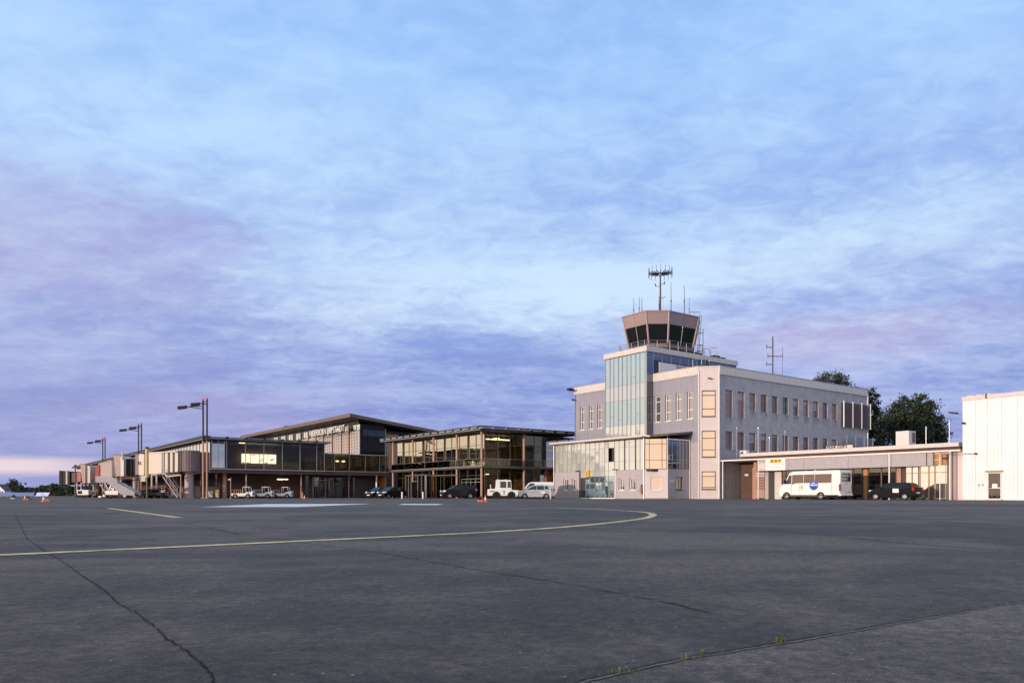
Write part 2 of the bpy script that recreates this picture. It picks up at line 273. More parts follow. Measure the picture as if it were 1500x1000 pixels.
class MB:
    def __init__(s): s.v = []; s.f = []; s.T = None
    def add(s, vs, fs):
        k = len(s.v); s.v += [Vector(p) if s.T is None else s.T @ Vector(p) for p in vs]; s.f += [tuple(i + k for i in f) for f in fs]; return s
    BF = [(0, 3, 2, 1), (4, 5, 6, 7), (0, 1, 5, 4), (1, 2, 6, 5), (2, 3, 7, 6), (3, 0, 4, 7)]
    def box(s, x0, x1, y0, y1, z0, z1):
        return s.add([(x0, y0, z0), (x1, y0, z0), (x1, y1, z0), (x0, y1, z0), (x0, y0, z1), (x1, y0, z1), (x1, y1, z1), (x0, y1, z1)], MB.BF)
    def fbox(s, F, s0, s1, z0, z1, d0, d1):
        return s.add([F(s0, z0, d0), F(s1, z0, d0), F(s1, z0, d1), F(s0, z0, d1), F(s0, z1, d0), F(s1, z1, d0), F(s1, z1, d1), F(s0, z1, d1)], MB.BF)
    def hexa(s, p): return s.add(p, MB.BF)
    def tube(s, p, q, r, n=8, r2=None):
        p, q = Vector(p), Vector(q); d = (q - p).normalized(); r2 = r if r2 is None else r2
        a = d.orthogonal().normalized(); b = d.cross(a)
        vs = [p + (a * math.cos(2 * math.pi * i / n) + b * math.sin(2 * math.pi * i / n)) * r for i in range(n)] + [q + (a * math.cos(2 * math.pi * i / n) + b * math.sin(2 * math.pi * i / n)) * r2 for i in range(n)]
        fs = [(i, (i + 1) % n, n + (i + 1) % n, n + i) for i in range(n)] + [tuple(range(n - 1, -1, -1)), tuple(range(n, 2 * n))]
        return s.add(vs, fs)
    def cyl(s, x, y, z0, z1, r, n=16, r2=None): return s.tube((x, y, z0), (x, y, z1), r, n, r2)
    def prism(s, poly, f0, f1):
        """poly: 2-D points; f0, f1 map a point to 3-D on the near and far face"""
        n = len(poly); vs = [f0(*p) for p in poly] + [f1(*p) for p in poly]
        return s.add(vs, [tuple(range(n)), tuple(range(2 * n - 1, n - 1, -1))] + [(i, n + i, n + (i + 1) % n, (i + 1) % n) for i in range(n)])
    def lathe(s, prof, n, c=(0, 0, 0), axis='z'):
        vs = []
        for r, h in prof:
            for i in range(n):
                t = 2 * math.pi * i / n; x, y = r * math.cos(t), r * math.sin(t)
                vs.append({'z': (c[0] + x, c[1] + y, c[2] + h), 'y': (c[0] + x, c[1] + h, c[2] + y), 'x': (c[0] + h, c[1] + x, c[2] + y)}[axis])
        fs = [(j * n + i, j * n + (i + 1) % n, (j + 1) * n + (i + 1) % n, (j + 1) * n + i) for j in range(len(prof) - 1) for i in range(n)]
        return s.add(vs, fs)
    def mesh(s, name, m, pos=Vector((0, 0, 0)), smooth=False, bevel=0., segs=1):
        me = bpy.data.meshes.new(name); me.from_pydata([p - pos for p in s.v], [], s.f)
        if bevel or smooth or len(s.f) < 3000:
            bm = bmesh.new(); bm.from_mesh(me)
            if bevel or smooth: bmesh.ops.remove_doubles(bm, verts=bm.verts, dist=1e-4)
            bmesh.ops.recalc_face_normals(bm, faces=bm.faces)
            if bevel: bmesh.ops.bevel(bm, geom=[e for e in bm.edges if len(e.link_faces) == 2 and e.calc_face_angle(0) > .35], offset=bevel, segments=segs, affect='EDGES', clamp_overlap=True)
            bm.to_mesh(me); bm.free()
        me.materials.append(MATS[m])
        if smooth:
            for p in me.polygons: p.use_smooth = True
            try: me.set_sharp_from_angle(angle=R(38))
            except Exception: pass
        return me
    def build(s, name, m, parent=None, pos=None, **kw):
        if pos is None: pos = ORG[parent] if parent is not None else Vector((0, 0, 0))
        pos = Vector(pos)
        return put(name, s.mesh(name, m, pos, **kw), parent, pos)
def put(name, me, parent, pos):
    o = bpy.data.objects.new(name, me); col.objects.link(o); pos = Vector(pos); ORG[o] = pos
    if parent is not None: o.parent = parent; o.location = pos - ORG[parent]
    else: o.location = pos
    return o
CACHE = {}
def piece(name, m, parent, F, s0, s1, z0, z1, d0, d1):
    """one box on a facade; alike boxes share their mesh"""
    key = (m, name, round(s1 - s0, 3), round(z1 - z0, 3), round(d1 - d0, 3), tuple(round(c, 3) for c in F.h))
    pos = F(s0, z0, d0)
    if key not in CACHE:
        CACHE[key] = MB().fbox(F, s0, s1, z0, z1, d0, d1).mesh(name, m, pos)
    return put(name, CACHE[key], parent, pos)
def tilt(o, amt=.35):
    """glazing is never set quite true"""
    o.rotation_euler = (R(rnd.uniform(-amt, amt)), R(rnd.uniform(-amt, amt)), R(rnd.uniform(-amt, amt))); return o
def window(parent, F, s0, s1, z0, z1, dep=.2, fm='frame_white', gm='glass_office', fw=.07, trans=(), mull=(), sill=True, sm=None):
    """a framed window set back 'dep' behind the wall face, pane and sill under it"""
    key = ('win', fm, fw, round(s1 - s0, 2), round(z1 - z0, 2), dep, tuple(trans), tuple(mull), tuple(round(c, 3) for c in F.h))
    pos = F(s0, z0, -dep)
    if key not in CACHE:
        b = MB(); d0, d1 = -dep - .03, -dep + .05
        b.fbox(F, s0, s0 + fw, z0, z1, d0, d1).fbox(F, s1 - fw, s1, z0, z1, d0, d1).fbox(F, s0 + fw, s1 - fw, z0, z0 + fw, d0, d1).fbox(F, s0 + fw, s1 - fw, z1 - fw, z1, d0, d1)
        for k in trans: b.fbox(F, s0 + fw, s1 - fw, z0 + (z1 - z0) * k - fw * .45, z0 + (z1 - z0) * k + fw * .45, d0, d1 - .004)
        for k in mull: b.fbox(F, s0 + (s1 - s0) * k - fw * .4, s0 + (s1 - s0) * k + fw * .4, z0 + fw, z1 - fw, d0, d1 - .008)
        CACHE[key] = b.mesh('window', fm, pos)
    w = put('window', CACHE[key], parent, pos)
    piece('pane', gm, w, F, s0 + fw * .5, s1 - fw * .5, z0 + fw * .5, z1 - fw * .5, -dep - .012, -dep - .002)
    if sill: piece('sill', sm or fm, w, F, s0 - .04, s1 + .04, z0 - .07, z0 - .005, -dep, .05)
    return w
def wall(name, m, parent, F, s0, s1, z0, z1, holes, rev=.25, rm=None):
    """a wall sheet with openings and their reveals"""
    S = sorted({s0, s1, *[h[0] for h in holes], *[h[1] for h in holes]}); Z = sorted({z0, z1, *[h[2] for h in holes], *[h[3] for h in holes]})
    S = [q for q in S if s0 <= q <= s1]; Z = [q for q in Z if z0 <= q <= z1]
    b = MB()
    for i in range(len(S) - 1):
        j = 0
        while j < len(Z) - 1:
            ins = lambda jj: any(h[0] - 1e-6 <= S[i] and S[i + 1] <= h[1] + 1e-6 and h[2] - 1e-6 <= Z[jj] and Z[jj + 1] <= h[3] + 1e-6 for h in holes)
            if ins(j): j += 1; continue
            k = j
            while k + 1 < len(Z) - 1 and not ins(k + 1): k += 1
            b.add([F(S[i], Z[j]), F(S[i + 1], Z[j]), F(S[i + 1], Z[k + 1]), F(S[i], Z[k + 1])], [(0, 1, 2, 3)]); j = k + 1
    for h in holes:
        p = [(h[0], h[2]), (h[1], h[2]), (h[1], h[3]), (h[0], h[3])]
        for i in range(4):
            q, r = p[i], p[(i + 1) % 4]
            b.add([F(*q), F(*r), F(r[0], r[1], -rev), F(q[0], q[1], -rev)], [(0, 1, 2, 3)])
    return b.build(name, m, parent)
def clad(name, m, parent, F, s0, s1, z0, z1, holes, cuts=(), zc=(), rev=.25, th=.04, gap=.014):
    """separate cladding panels round the openings, with open joints, over a dark backing"""
    S = sorted({s0, s1, *cuts, *[h[0] for h in holes], *[h[1] for h in holes]}); Z = sorted({z0, z1, *zc, *[h[2] for h in holes], *[h[3] for h in holes]})
    for i in range(len(S) - 1):
        j = 0
        while j < len(Z) - 1:
            ins = lambda jj: any(h[0] - 1e-6 <= S[i] and S[i + 1] <= h[1] + 1e-6 and h[2] - 1e-6 <= Z[jj] and Z[jj + 1] <= h[3] + 1e-6 for h in holes)
            if ins(j): j += 1; continue
            k = j
            while k + 1 < len(Z) - 1 and not ins(k + 1) and Z[k + 1] not in zc: k += 1
            piece(name, m, parent, F, S[i] + gap / 2, S[i + 1] - gap / 2, Z[j] + gap / 2, Z[k + 1] - gap / 2, -th, 0); j = k + 1
    wall('backing_wall', m, parent, Fac(F(0, 0, -th - .002)[:2], F.h[:2], F.n[:2]), s0, s1, z0, z1, holes, rev)
def text(name, body, m, parent, pos, size, rot, depth=.02, sx=1., align='LEFT', off=0.):
    """flat lettering with a little thickness; rot is a 3x3 whose columns are reading direction, up, outward"""
    cu = bpy.data.curves.new(name, 'FONT'); cu.body = body; cu.size = size; cu.extrude = depth; cu.offset = off; cu.align_x = align; cu.resolution_u = 2
    tmp = bpy.data.objects.new('tmp', cu); col.objects.link(tmp)
    dg = bpy.context.evaluated_depsgraph_get(); dg.update()
    me = bpy.data.meshes.new_from_object(tmp.evaluated_get(dg)); bpy.data.objects.remove(tmp)
    M = Matrix((rot[0], rot[1], rot[2])).transposed().to_4x4() @ Matrix.Diagonal((sx, 1, 1, 1))
    me.transform(M); me.materials.clear(); me.materials.append(MATS[m]); me.name = name
    return put(name, me, parent, pos)
def facrot(F): return (F.h, Vector((0, 0, 1)), F.n)
# ------------------------------------------------------------------ ground
fg = MB().add([(-4000, -400, -.06), (4000, -400, -.06), (4000, 6000, -.06), (-4000, 6000, -.06)], [(0, 1, 2, 3)]).build('grass_field', 'field_grass'); tag(fg, kind='structure')
apron = MB().add([(-330, -60, 0), (160, -60, 0), (160, 330, 0), (-330, 330, 0)], [(0, 1, 2, 3)]).build('apron', 'asphalt'); tag(apron, 'dark asphalt apron in front of the terminal buildings', kind='structure')
def gp(px, py):
    d = CAMH * 1100 / (py - 724.7); return Vector(((px - 750) / 1100 * d, d, 0))
def smooth_line(pts, n=14):
    out = []
    for i in range(len(pts) - 1):
        p0, p1, p2, p3 = pts[max(0, i - 1)], pts[i], pts[i + 1], pts[min(len(pts) - 1, i + 2)]
        for k in range(n):
            t = k / n; out.append(.5 * ((2 * p1) + (p2 - p0) * t + (2 * p0 - 5 * p1 + 4 * p2 - p3) * t * t + (3 * p1 - p0 - 3 * p2 + p3) * t ** 3))
    return out + [pts[-1]]
def strip(name, m, pts, w, z, parent=apron, jit=0., wj=0., label=None, seed=1):
    r = random.Random(seed); b = MB(); n = len(pts); vs = []
    for i, p in enumerate(pts):
        d = (pts[min(n - 1, i + 1)] - pts[max(0, i - 1)]).normalized(); s = Vector((-d.y, d.x, 0))
        o = r.uniform(-jit, jit); hw = w / 2 * (1 + r.uniform(-wj, wj))
        vs += [p + s * (o + hw) + Vector((0, 0, z)), p + s * (o - hw) + Vector((0, 0, z))]
    b.add(vs, [(2 * i, 2 * i + 1, 2 * i + 3, 2 * i + 2) for i in range(n - 1)])
    o = b.build(name, m, parent)
    if label: o['label'] = label
    return o
def dens(pts, step):
    out = []
    for p, q in zip(pts, pts[1:]):
        n = max(1, int((q - p).length / step)); out += [p.lerp(q, i / n) for i in range(n)]
    return out + [pts[-1]]
strip('taxi_line', 'yellow_paint', smooth_line([Vector(p) for p in ((-9.5, -.2, 0), (-6.5, 2.55, 0), (-3.57, 5.23, 0), (-2.12, 6.62, 0), (-.38, 8.35, 0), (.78, 9.98, 0), (1.95, 12.39, 0), (2.62, 14.3, 0), (3.1, 16.6, 0), (3.2, 18.6, 0), (2.9, 20.4, 0), (2.3, 22.4, 0), (1.5, 24.6, 0))], 12), .16, .004, label='long yellow guide line curving back at its far end')
strip('taxi_line', 'yellow_paint', [gp(158, 744), gp(262, 758)], .17, .004, label='short straight yellow guide line')
def quadmark(name, m, px, label=None):
    o = MB().add([gp(*p) + Vector((0, 0, .004)) for p in px], [(0, 1, 2, 3)]).build(name, m, apron)
    if label: o['label'] = label
quadmark('stand_marking', 'white_marking', [(292, 742.4), (440, 742.2), (546, 737.6), (392, 737.8)], 'broad white painted stand marking')
quadmark('stand_marking', 'white_marking', [(583, 739.2), (640, 739.4), (650, 737.8), (590, 737.6)])
strip('faint_line', 'faded_marking', [gp(690, 742.2), gp(785, 744.4)], .16, .004); strip('faint_line', 'faded_marking', [gp(80, 741.5), gp(190, 741.6)], .3, .004)
strip('faint_line', 'white_marking', [gp(1195, 734.6), gp(1350, 734.4)], .35, .004); strip('faint_line', 'faded_marking', [gp(1145, 735), gp(1195, 734.7)], .35, .004); strip('faint_line', 'faded_marking', [gp(1350, 736.0), gp(1560, 738.6)], .25, .004)
for k, (x0, x1, y) in enumerate(((395, 415, 746), (430, 452, 746.5), (475, 500, 746.2), (350, 365, 746.6))): strip('faint_line', 'faded_marking', [gp(x0, y), gp(x1, y)], .2, .004)
def crack(pp, w, jit, seed, step=.05, m='tar'): return strip('crack', m, dens([gp(*p) for p in pp], step), w, .003, jit=jit, wj=.5, seed=seed)
crack([(22, 752), (40, 790), (68, 808), (96, 825), (120, 843), (150, 862), (175, 885), (200, 897), (225, 917), (246, 936), (262, 946), (283, 961), (303, 980), (309, 990), (316, 1004), (340, 1060)], .0048, .0045, 3, .018)
crack([(300, 776), (440, 794), (560, 810), (700, 835), (800, 850), (900, 868), (985, 884), (1040, 898)], .007, .005, 4, .05)
crack([(1060, 770), (1200, 783), (1330, 795), (1540, 812)], .05, .006, 5, .2, 'asphalt_slab'); crack([(270, 766), (340, 780), (360, 783)], .01, .01, 6, .1)
# the newer slab in the right foreground, its open joint and the weeds in it
J = [(700, 1052), (860, 998), (1000, 966), (1140, 944), (1215, 931), (1300, 916), (1400, 899), (1500, 881), (1700, 850)]
jp = [gp(*p) for p in J]
sp = [p + Vector((0, 0, .004)) for p in jp]
MB().add(sp + [Vector((9, sp[-1].y, .004)), Vector((9, -6, .004)), Vector((-3, -6, .004))], [tuple(range(len(sp) + 3))]).build('asphalt_slab', 'asphalt_slab', apron)
strip('open_joint', 'tar', dens(jp, .015), .006, .007, jit=.002, wj=.55, seed=12); strip('joint_lip', 'seam_edge', dens([p + Vector((.005, -.011, 0)) for p in jp], .03), .008, .0062, jit=.004, wj=.6, seed=13)
def weed(px, py, n, h, spread, label, seed):
    r = random.Random(seed); p = gp(px, py); o = root('weed_tuft', label, 'weed', p, group='weeds in the slab joint'); b = MB(); c = MB()
    for k in range(n):
        a = r.uniform(0, 6.28); t = r.uniform(.2, 1); x, y = r.uniform(-spread, spread), r.uniform(-.008, .008)
        tip = Vector((x + math.cos(a) * h * .7 * t, y + math.sin(a) * h * .7 * t, .006 + h * r.uniform(.4, 1))); s = Vector((-math.sin(a), math.cos(a), 0)) * h * .13
        base = Vector((x, y, .006)); mid = base.lerp(tip, .55) + Vector((0, 0, h * .18))
        b.add([base - s * .5, base + s * .5, mid + s, tip, mid - s], [(0, 1, 2, 3, 4)])
    b.build('leaves', 'weed', o); c.cyl(0, 0, .003, .02, .003, 6).build('stem', 'weed', o)
weed(1143, 944, 46, .020, .012, 'largest leafy weed tuft growing in the slab joint', 1); weed(1030, 962, 20, .013, .005, 'small round weed in the joint beside a flat mossy one', 2)
weed(1006, 967, 26, .008, .015, 'flat mossy weed in the joint next to a small round one', 3); weed(908, 988, 60, .009, .03, 'spreading mossy weed at the joint, nearest its lower end', 4)

# ------------------------------------------------------------------ office block
ob = root('office_building', 'three storey grey airport office block with cream parapet and chamfered corner', 'building', grid=(0, 0))
B0 = 21.98
A_ = FA(0, B0); sA = lambda b: B0 - b
wa = [(20.99, 20.09), (19.28, 18.41), (17.69, 16.78), (8.01, 7.13), (6.38, 5.53), (4.80, 3.93), (3.18, 2.3)]
holes = [(sA(p), sA(q), 8.85, 11.87) for p, q in wa]
clad('cladding_panel', 'grey_panel', ob, A_, 0, sA(15), 6.2, 13.58, holes[:3], cuts=(sA(18.0), sA(16.4), sA(19.6)), rev=.36)
clad('cladding_panel', 'grey_panel', ob, A_, sA(8.17), sA(1.57), 6.2, 13.58, holes[3:], cuts=(sA(6.75), sA(5.2), sA(3.55)), rev=.36)
wall('lower_wall', 'plaster_lilac', ob, A_, 0, sA(1.57), 0, 6.2, [])
for h in holes: window(ob, A_, h[0], h[1], h[2], h[3], .26, trans=(.34, .78), fw=.10, sill=True)
D_ = Fac((0, 1.57), (1, -1), (-1, -1)); DW = 1.57 * math.sqrt(2)
dh = [(.36, 1.86, 8.99, 11.85), (.36, 1.86, 4.56, 7.44), (.36, 1.86, 1.03, 3.01)]
wall('chamfer_wall', 'chamfer_paint', ob, D_, 0, DW, 0, 14.44, dh, rev=.2)
for k, h in enumerate(dh): window(ob, D_, *h, .16, fm='frame_bronze', gm='glass_peach', fw=.09, trans=(((.3, .82), (.28, .72), (.12, .72))[k]), sm='frame_bronze')
for s in (.02, DW - .02):
    b = MB(); p = D_(s, 0, .06); b.tube(p, p + Vector((0, 0, 14.0)), .055, 10); b.build('downpipe', 'white_paint', ob)
B_ = FB(1.57, 0); LB = 32.6 - 1.57
wb = [(2.66 + 2.13 * i - 1.57, 2.66 + 2.13 * i - 1.57 + 1.22) for i in range(11)]
bh = [(p, q, 8.97 if i < 2 else 9.95, 12.0) for i, (p, q) in enumerate(wb)] + [(p, q, 5.44, 7.47) for p, q in wb]
wall('masonry_wall', 'masonry_grey', ob, B_, 0, LB, 0, 13.6, bh, rev=.34)
for k, h in enumerate(bh):
    w_ = window(ob, B_, *h, .26, gm='glass_green' if k in (5, 6) else ('glass_blind_dark' if (k * 7) % 5 in (1, 3) or k > 10 else 'glass_blind'), fm='frame_brown', fw=.08, trans=(.62,) if k < 11 else (.66,), sm='masonry_grey')
    if (k * 5) % 7 in (0, 2, 5): piece('blind', 'plaster_lilac', w_, B_, h[0] + .09, h[1] - .09, h[3] - .1 - .2 * ((k * 3) % 5 + 1), h[3] - .09, -.256, -.25)
# parapets
for F, s1 in ((A_, sA(1.57)),):
    piece('parapet', 'cream_paint', ob, F, -.05, sA(15.02), 13.58, 14.5, -.5, .09); piece('parapet', 'cream_paint', ob, F, sA(8.16), s1, 13.58, 14.5, -.5, .09)
piece('parapet', 'cream_paint', ob, D_, .0, DW, 14.44, 14.52, -.4, .06)
piece('parapet', 'cream_paint', ob, B_, 0, LB + .05, 13.6, 14.5, -.5, .09); piece('coping', 'frame_alu', ob, B_, -.0, LB + .08, 14.503, 14.56, -.5, .13); piece('coping', 'frame_alu', ob, A_, sA(8.16), sA(1.57), 14.503, 14.56, -.5, .13); piece('coping', 'frame_alu', ob, A_, -.08, sA(15.02), 14.503, 14.56, -.5, .13)
MB().box(1.2, 32.1, 1.2, 21.5, 13.3, 13.7).build('roof', 'roof_felt', ob)
b = MB(); b.box(32.3, 32.6, .02, B0, 0, 14.4); b.box(0, 32.3, B0 - .25, B0 - .001, 0, 14.4); b.build('rear_wall', 'masonry_grey', ob)
b = MB()
for z in (4.2, 8.1): b.box(.9, 32.2, .9, 21.6, z, z + .3)
b.box(6.5, 6.7, .9, 21.6, 0, 13.2); b.box(6.7, 32.2, 5.5, 5.7, 0, 13.2); b.build('interior', 'interior_dark', ob)
# sun screen of slats at the far end of the shaded side and the open railing below it
for i in range(22): piece('screen_slat', 'brown_slat', ob, B_, 24.62, 31.05, 9.26 + i * .142, 9.26 + i * .142 + .085, .30, .36)
for s in (24.55, 26.7, 28.9, 31.1): piece('screen_post', 'white_paint', ob, B_, s, s + .10, 9.15, 12.5, .28, .42)
piece('screen_back', 'brown_wall', ob, B_, 24.6, 31.0, 9.3, 12.3, .02, .06)
for i in range(7): piece('vent_slat', 'rail_steel', ob, B_, 24.7, 31.1, 6.86 + i * .16, 6.86 + i * .16 + .07, .6, .68)
for s in (24.66, 26.8, 28.9, 31.1): piece('vent_post', 'frame_alu', ob, B_, s, s + .06, 4.9, 8.0, .69, .75)
b = MB(); p = B_(LB + .02, 0, .05); b.tube(p, p + Vector((0, 0, 13.9)), .06, 8).build('downpipe', 'white_paint', ob)
# small fittings
def floodlight(parent, F, s, z, big=1.):
    b = MB(); b.tube(F(s, z, 0), F(s, z + .15 * big, .55 * big), .03 * big, 6); o = b.build('bracket', 'black_metal', parent)
    b = MB(); q = F(s, z + .2 * big, .55 * big); H, N = F.h, F.n; U = Vector((0, 0, 1))
    pts = [q - H * .28 * big - N * .1 * big, q + H * .28 * big - N * .1 * big, q + H * .32 * big + N * .55 * big + U * .1, q - H * .32 * big + N * .55 * big + U * .1]
    b.hexa([p - U * .12 * big for p in pts] + [p + U * .06 * big for p in pts]); b.build('floodlight', 'black_metal', parent, bevel=.02 * big)
floodlight(ob, A_, .25, 13.9, 1.2); floodlight(ob, A_, .2, 12.7, .6)
b = MB(); q = D_(1.2, 13.15, .25); b.tube(D_(1.2, 13.2, 0), q, .03, 6); b.tube(q - D_.h * .2, q + D_.h * .2 + Vector((0, 0, -.06)), .07, 8); b.build('security_camera', 'black_metal', ob)
# roof mast and gear
b = MB(); m0 = Vector((*gpx(1132, 92), 13.7)); b.tube(m0, m0 + Vector((0, 0, 6.1)), .075, 8)
for z, l, s in ((2.7, .75, -1), (3.7, 1.2, 1), (3.7, .6, -1), (4.8, .75, -1)):
    e = m0 + Vector((GU[0] * l * s, -GU[1] * l * s, z)); b.tube(m0 + Vector((0, 0, z)), e, .045, 6); b.tube(e - Vector((0, 0, .15)), e + Vector((0, 0, .35)), .045, 6)
b.tube(m0 + Vector((GU[0] * 1.2, -GU[1] * 1.2, 1.2)), m0 + Vector((GU[0] * 1.2, -GU[1] * 1.2, 4.8)), .02, 5); b.build('antenna_mast', 'black_metal', ob)
b = MB()
for k, (x, y) in enumerate(((1.5, 3.6), (2.3, 3.0), (2.9, 2.4))): b.tube((x, y, 13.7), (x, y, 15.7), .03, 6)
b.tube((1.5, 3.6, 15.7), (2.9, 2.4, 15.7), .025, 6); b.build('roof_hoop', 'rail_steel', ob)
b = MB(); b.box(1.7, 2.3, 1.9, 2.6, 13.7, 15.0); b.cyl(2.0, 2.2, 15.0, 15.5, .22, 10); b.build('roof_vent', 'black_metal', ob, bevel=.03)

# ------------------------------------------------------------------ control tower
ct = root('control_tower', 'airport control tower with glazed stair shaft and flared dark windowed cab', 'tower', grid=(-1.14, 8.18))
T_A = FA(-1.14, 15.0); T_B = FB(-1.14, 8.18); SW = 15 - 8.18
cols = [0, .78, 1.44, 2.22, 2.88, 3.66, 4.32, 5.10, 5.76, SW - .22]
rows = [(7.0, 8.75, 'glass_frost'), (8.75, 11.75, 'glass_mirror'), (11.75, 13.55, 'glass_lilac'), (13.55, 17.0, 'glass_mirror')]
for i in range(len(cols) - 1):
    for z0, z1, g in rows: tilt(piece('pane', 'glass_frost_dim' if g == 'glass_frost' and i % 3 == 1 else g, ct, T_A, cols[i] + .02, cols[i + 1] - .02, z0 + .015, z1 - .015, -.05, -.02), .3)
for c in cols: piece('mullion', 'frame_alu', ct, T_A, c - .03, c + .03, 6.9, 17.02, -.05, .05)
for z in (7.0, 8.75, 11.75, 13.55): piece('transom', 'frame_alu', ct, T_A, .03, SW - .25, z - .02, z + .02, -.045, .012)
for s, z in ((.8, 9.9), (2.25, 9.4), (3.7, 9.6), (5.1, 9.9), (4.35, 14.3)):
    piece('opening_sash', 'frame_alu', ct, T_A, s + .02, s + .62, z, z + .05, -.02, .02)
piece('corner_pane', 'glass_lilac', ct, T_A, SW - .19, SW - .005, 6.9, 17.02, -.03, 0)
for z0, z1 in ((6.9, 8.75), (8.75, 11.75), (11.75, 13.55), (13.55, 17.0)): piece('pane', 'glass_blue', ct, T_B, .02, 1.12, z0 + .02, z1 - .02, -.03, 0)
piece('mullion', 'frame_alu', ct, T_B, -.0, .05, 6.9, 17.02, -.05, .03)
xs = [1.14 + k * 1.55 for k in range(11)]
for i in range(10): piece('pane', 'glass_blue', ct, T_B, xs[i] + .02, xs[i + 1] - .02, 16.15, 17.0, -.03, 0); piece('mullion', 'frame_alu', ct, T_B, xs[i] - .02, xs[i] + .02, 14.0, 17.02, -.05, .02)
piece('side_wall', 'hall_dark', ct, T_B, 1.16, 16.6, 13.6, 16.12, -.05, -.015)
piece('louvre_panel', 'white_paint', ct, T_B, 2.1, 4.9, 14.4, 16.0, .0, .05)
for k in range(8): piece('louvre_slat', 'white_paint', ct, T_B, 4.95, 11.6, 14.42 + k * .205, 14.42 + k * .205 + .105, .02, .11)
b = MB(); b.box(-1.30, 15.6, 8.02, 15.15, 17.05, 17.66); b.build('shaft_roof', 'cream_paint', ct)
b = MB(); b.box(-1.0, 15.4, 8.3, 14.9, 0, 17.04); b.build('shaft_core', 'interior_dark', ct)
b = MB(); b.box(15.41, 15.5, 8.2, 15, 13.5, 17.04); b.box(-1.1, 15.4, 14.91, 15.0, 0, 17.04); b.build('rear_wall', 'grey_panel', ct)
# the cab
CC = Vector((6.0, 12.35, 0))
top = [(1.12, 14.35), (1.12, 10.37), (3.3, 8.69), (8.74, 8.69), (10.9, 10.4), (10.9, 14.3), (8.7, 16.0), (3.3, 16.0)]
def ring(k, z): return [Vector((CC.x + (x - CC.x) * k, CC.y + (y - CC.y) * k, z)) for x, y in top]
zb, zm, zt = 18.7, 20.98, 22.4
kz = lambda z: .83 + .17 * (z - zb) / (zt - zb)
r0, r1, r2 = ring(kz(zb), zb), ring(kz(zm), zm), ring(1., zt)
b = MB(); n = 8
rb = ring(.86, 17.67) ; rc = ring(.80, 18.25); rd = ring(kz(zb) - .004, zb)
b.add(rc + rd, [(i, (i + 1) % n, n + (i + 1) % n, n + i) for i in range(n)] + [tuple(range(n, 2 * n))]); b.build('cab_sill', 'cab_metal', ct)
b = MB(); rb = ring(.93, 17.66); re = ring(.93, 17.95); rf = ring(.80, 18.26); b.add(rb + re, [(i, (i + 1) % n, n + (i + 1) % n, n + i) for i in range(n)] + [tuple(range(n, 2 * n))]); b.add(ring(.81, 17.95) + rf, [(i, (i + 1) % n, n + (i + 1) % n, n + i) for i in range(n)] + [tuple(range(n, 2 * n))]); b.build('cab_base', 'frame_bronze', ct)
for i in range(8):
    j = (i + 1) % 8; nw = 2 if (r2[i] - r2[j]).length > 3.2 else 1
    for k in range(nw):
        t0, t1 = k / nw, (k + 1) / nw
        q = lambda ring_, t: ring_[i].lerp(ring_[j], t)
        nrm = (r2[j] - r2[i]).cross(Vector((0, 0, 1))).normalized() ; nrm = -nrm if nrm.dot((r2[i] + r2[j]) / 2 - CC) < 0 else nrm
        e = .02
        P = [q(r0, t0 + e), q(r0, t1 - e), q(r1, t1 - e), q(r1, t0 + e)]
        MB().hexa([p - nrm * .05 for p in P] + [p for p in P]).build('cab_window', 'glass_night', ct)
        P = [q(r1, t0 + .004), q(r1, t1 - .004), q(r2, t1 - .004), q(r2, t0 + .004)]
        MB().hexa([p - nrm * .08 for p in P] + [p + nrm * .02 for p in P]).build('fascia_panel', 'cab_metal', ct)
        if k: b = MB(); P = [q(r0, t0), q(r1, t0)]; b.tube(P[0] + nrm * .02, P[1] + nrm * .02, .04, 6).build('cab_mullion', 'frame_alu', ct)
    o = (r2[i] - CC); o.z = 0; o.normalize()
    MB().tube(r0[i] + o * .02, r1[i] + o * .03, .125, 6, .13).build('cab_post', 'cab_metal', ct)
    MB().tube(r1[i] + o * .0, r2[i] + o * .0, .10, 6, .1).build('cab_post', 'cab_metal', ct)
b = MB(); rr = ring(1.02, zt + .003); rs = ring(1.02, zt + .12); b.add(rr + rs, [(i, (i + 1) % n, n + (i + 1) % n, n + i) for i in range(n)] + [tuple(range(n, 2 * n)), tuple(range(n - 1, -1, -1))]).build('cab_roof', 'cab_metal', ct)
b = MB(); b.add(ring(.82, 18.3), [tuple(range(8))]); b.add(ring(.9, 21.6), [tuple(range(8))]); b.build('cab_interior', 'interior_dark', ct)
# balcony railing
b = MB(); ra = ring(1.09, 17.95)
for z in (18.25, 18.55, 18.85):
    for i in range(8): b.tube(Vector((ra[i].x, ra[i].y, z)), Vector((ra[(i + 1) % 8].x, ra[(i + 1) % 8].y, z)), .028, 6)
b.build('railing', 'rail_steel', ct)
for i in range(8):
    nn = 4 if (ra[i] - ra[(i + 1) % 8]).length > 3 else 2
    for k in range(nn):
        p = ra[i].lerp(ra[(i + 1) % 8], k / nn); MB().tube(Vector((p.x, p.y, 17.66)), Vector((p.x, p.y, 18.86)), .032, 6).build('rail_post', 'rail_steel', ct)
b = MB()
for i in range(8): b.hexa([ra[i], ra[(i + 1) % 8], ring(.8, 17.95)[(i + 1) % 8], ring(.8, 17.95)[i]] + [p + Vector((0, 0, .05)) for p in (ra[i], ra[(i + 1) % 8], ring(.8, 17.95)[(i + 1) % 8], ring(.8, 17.95)[i])])
b.build('balcony', 'frame_bronze', ct)
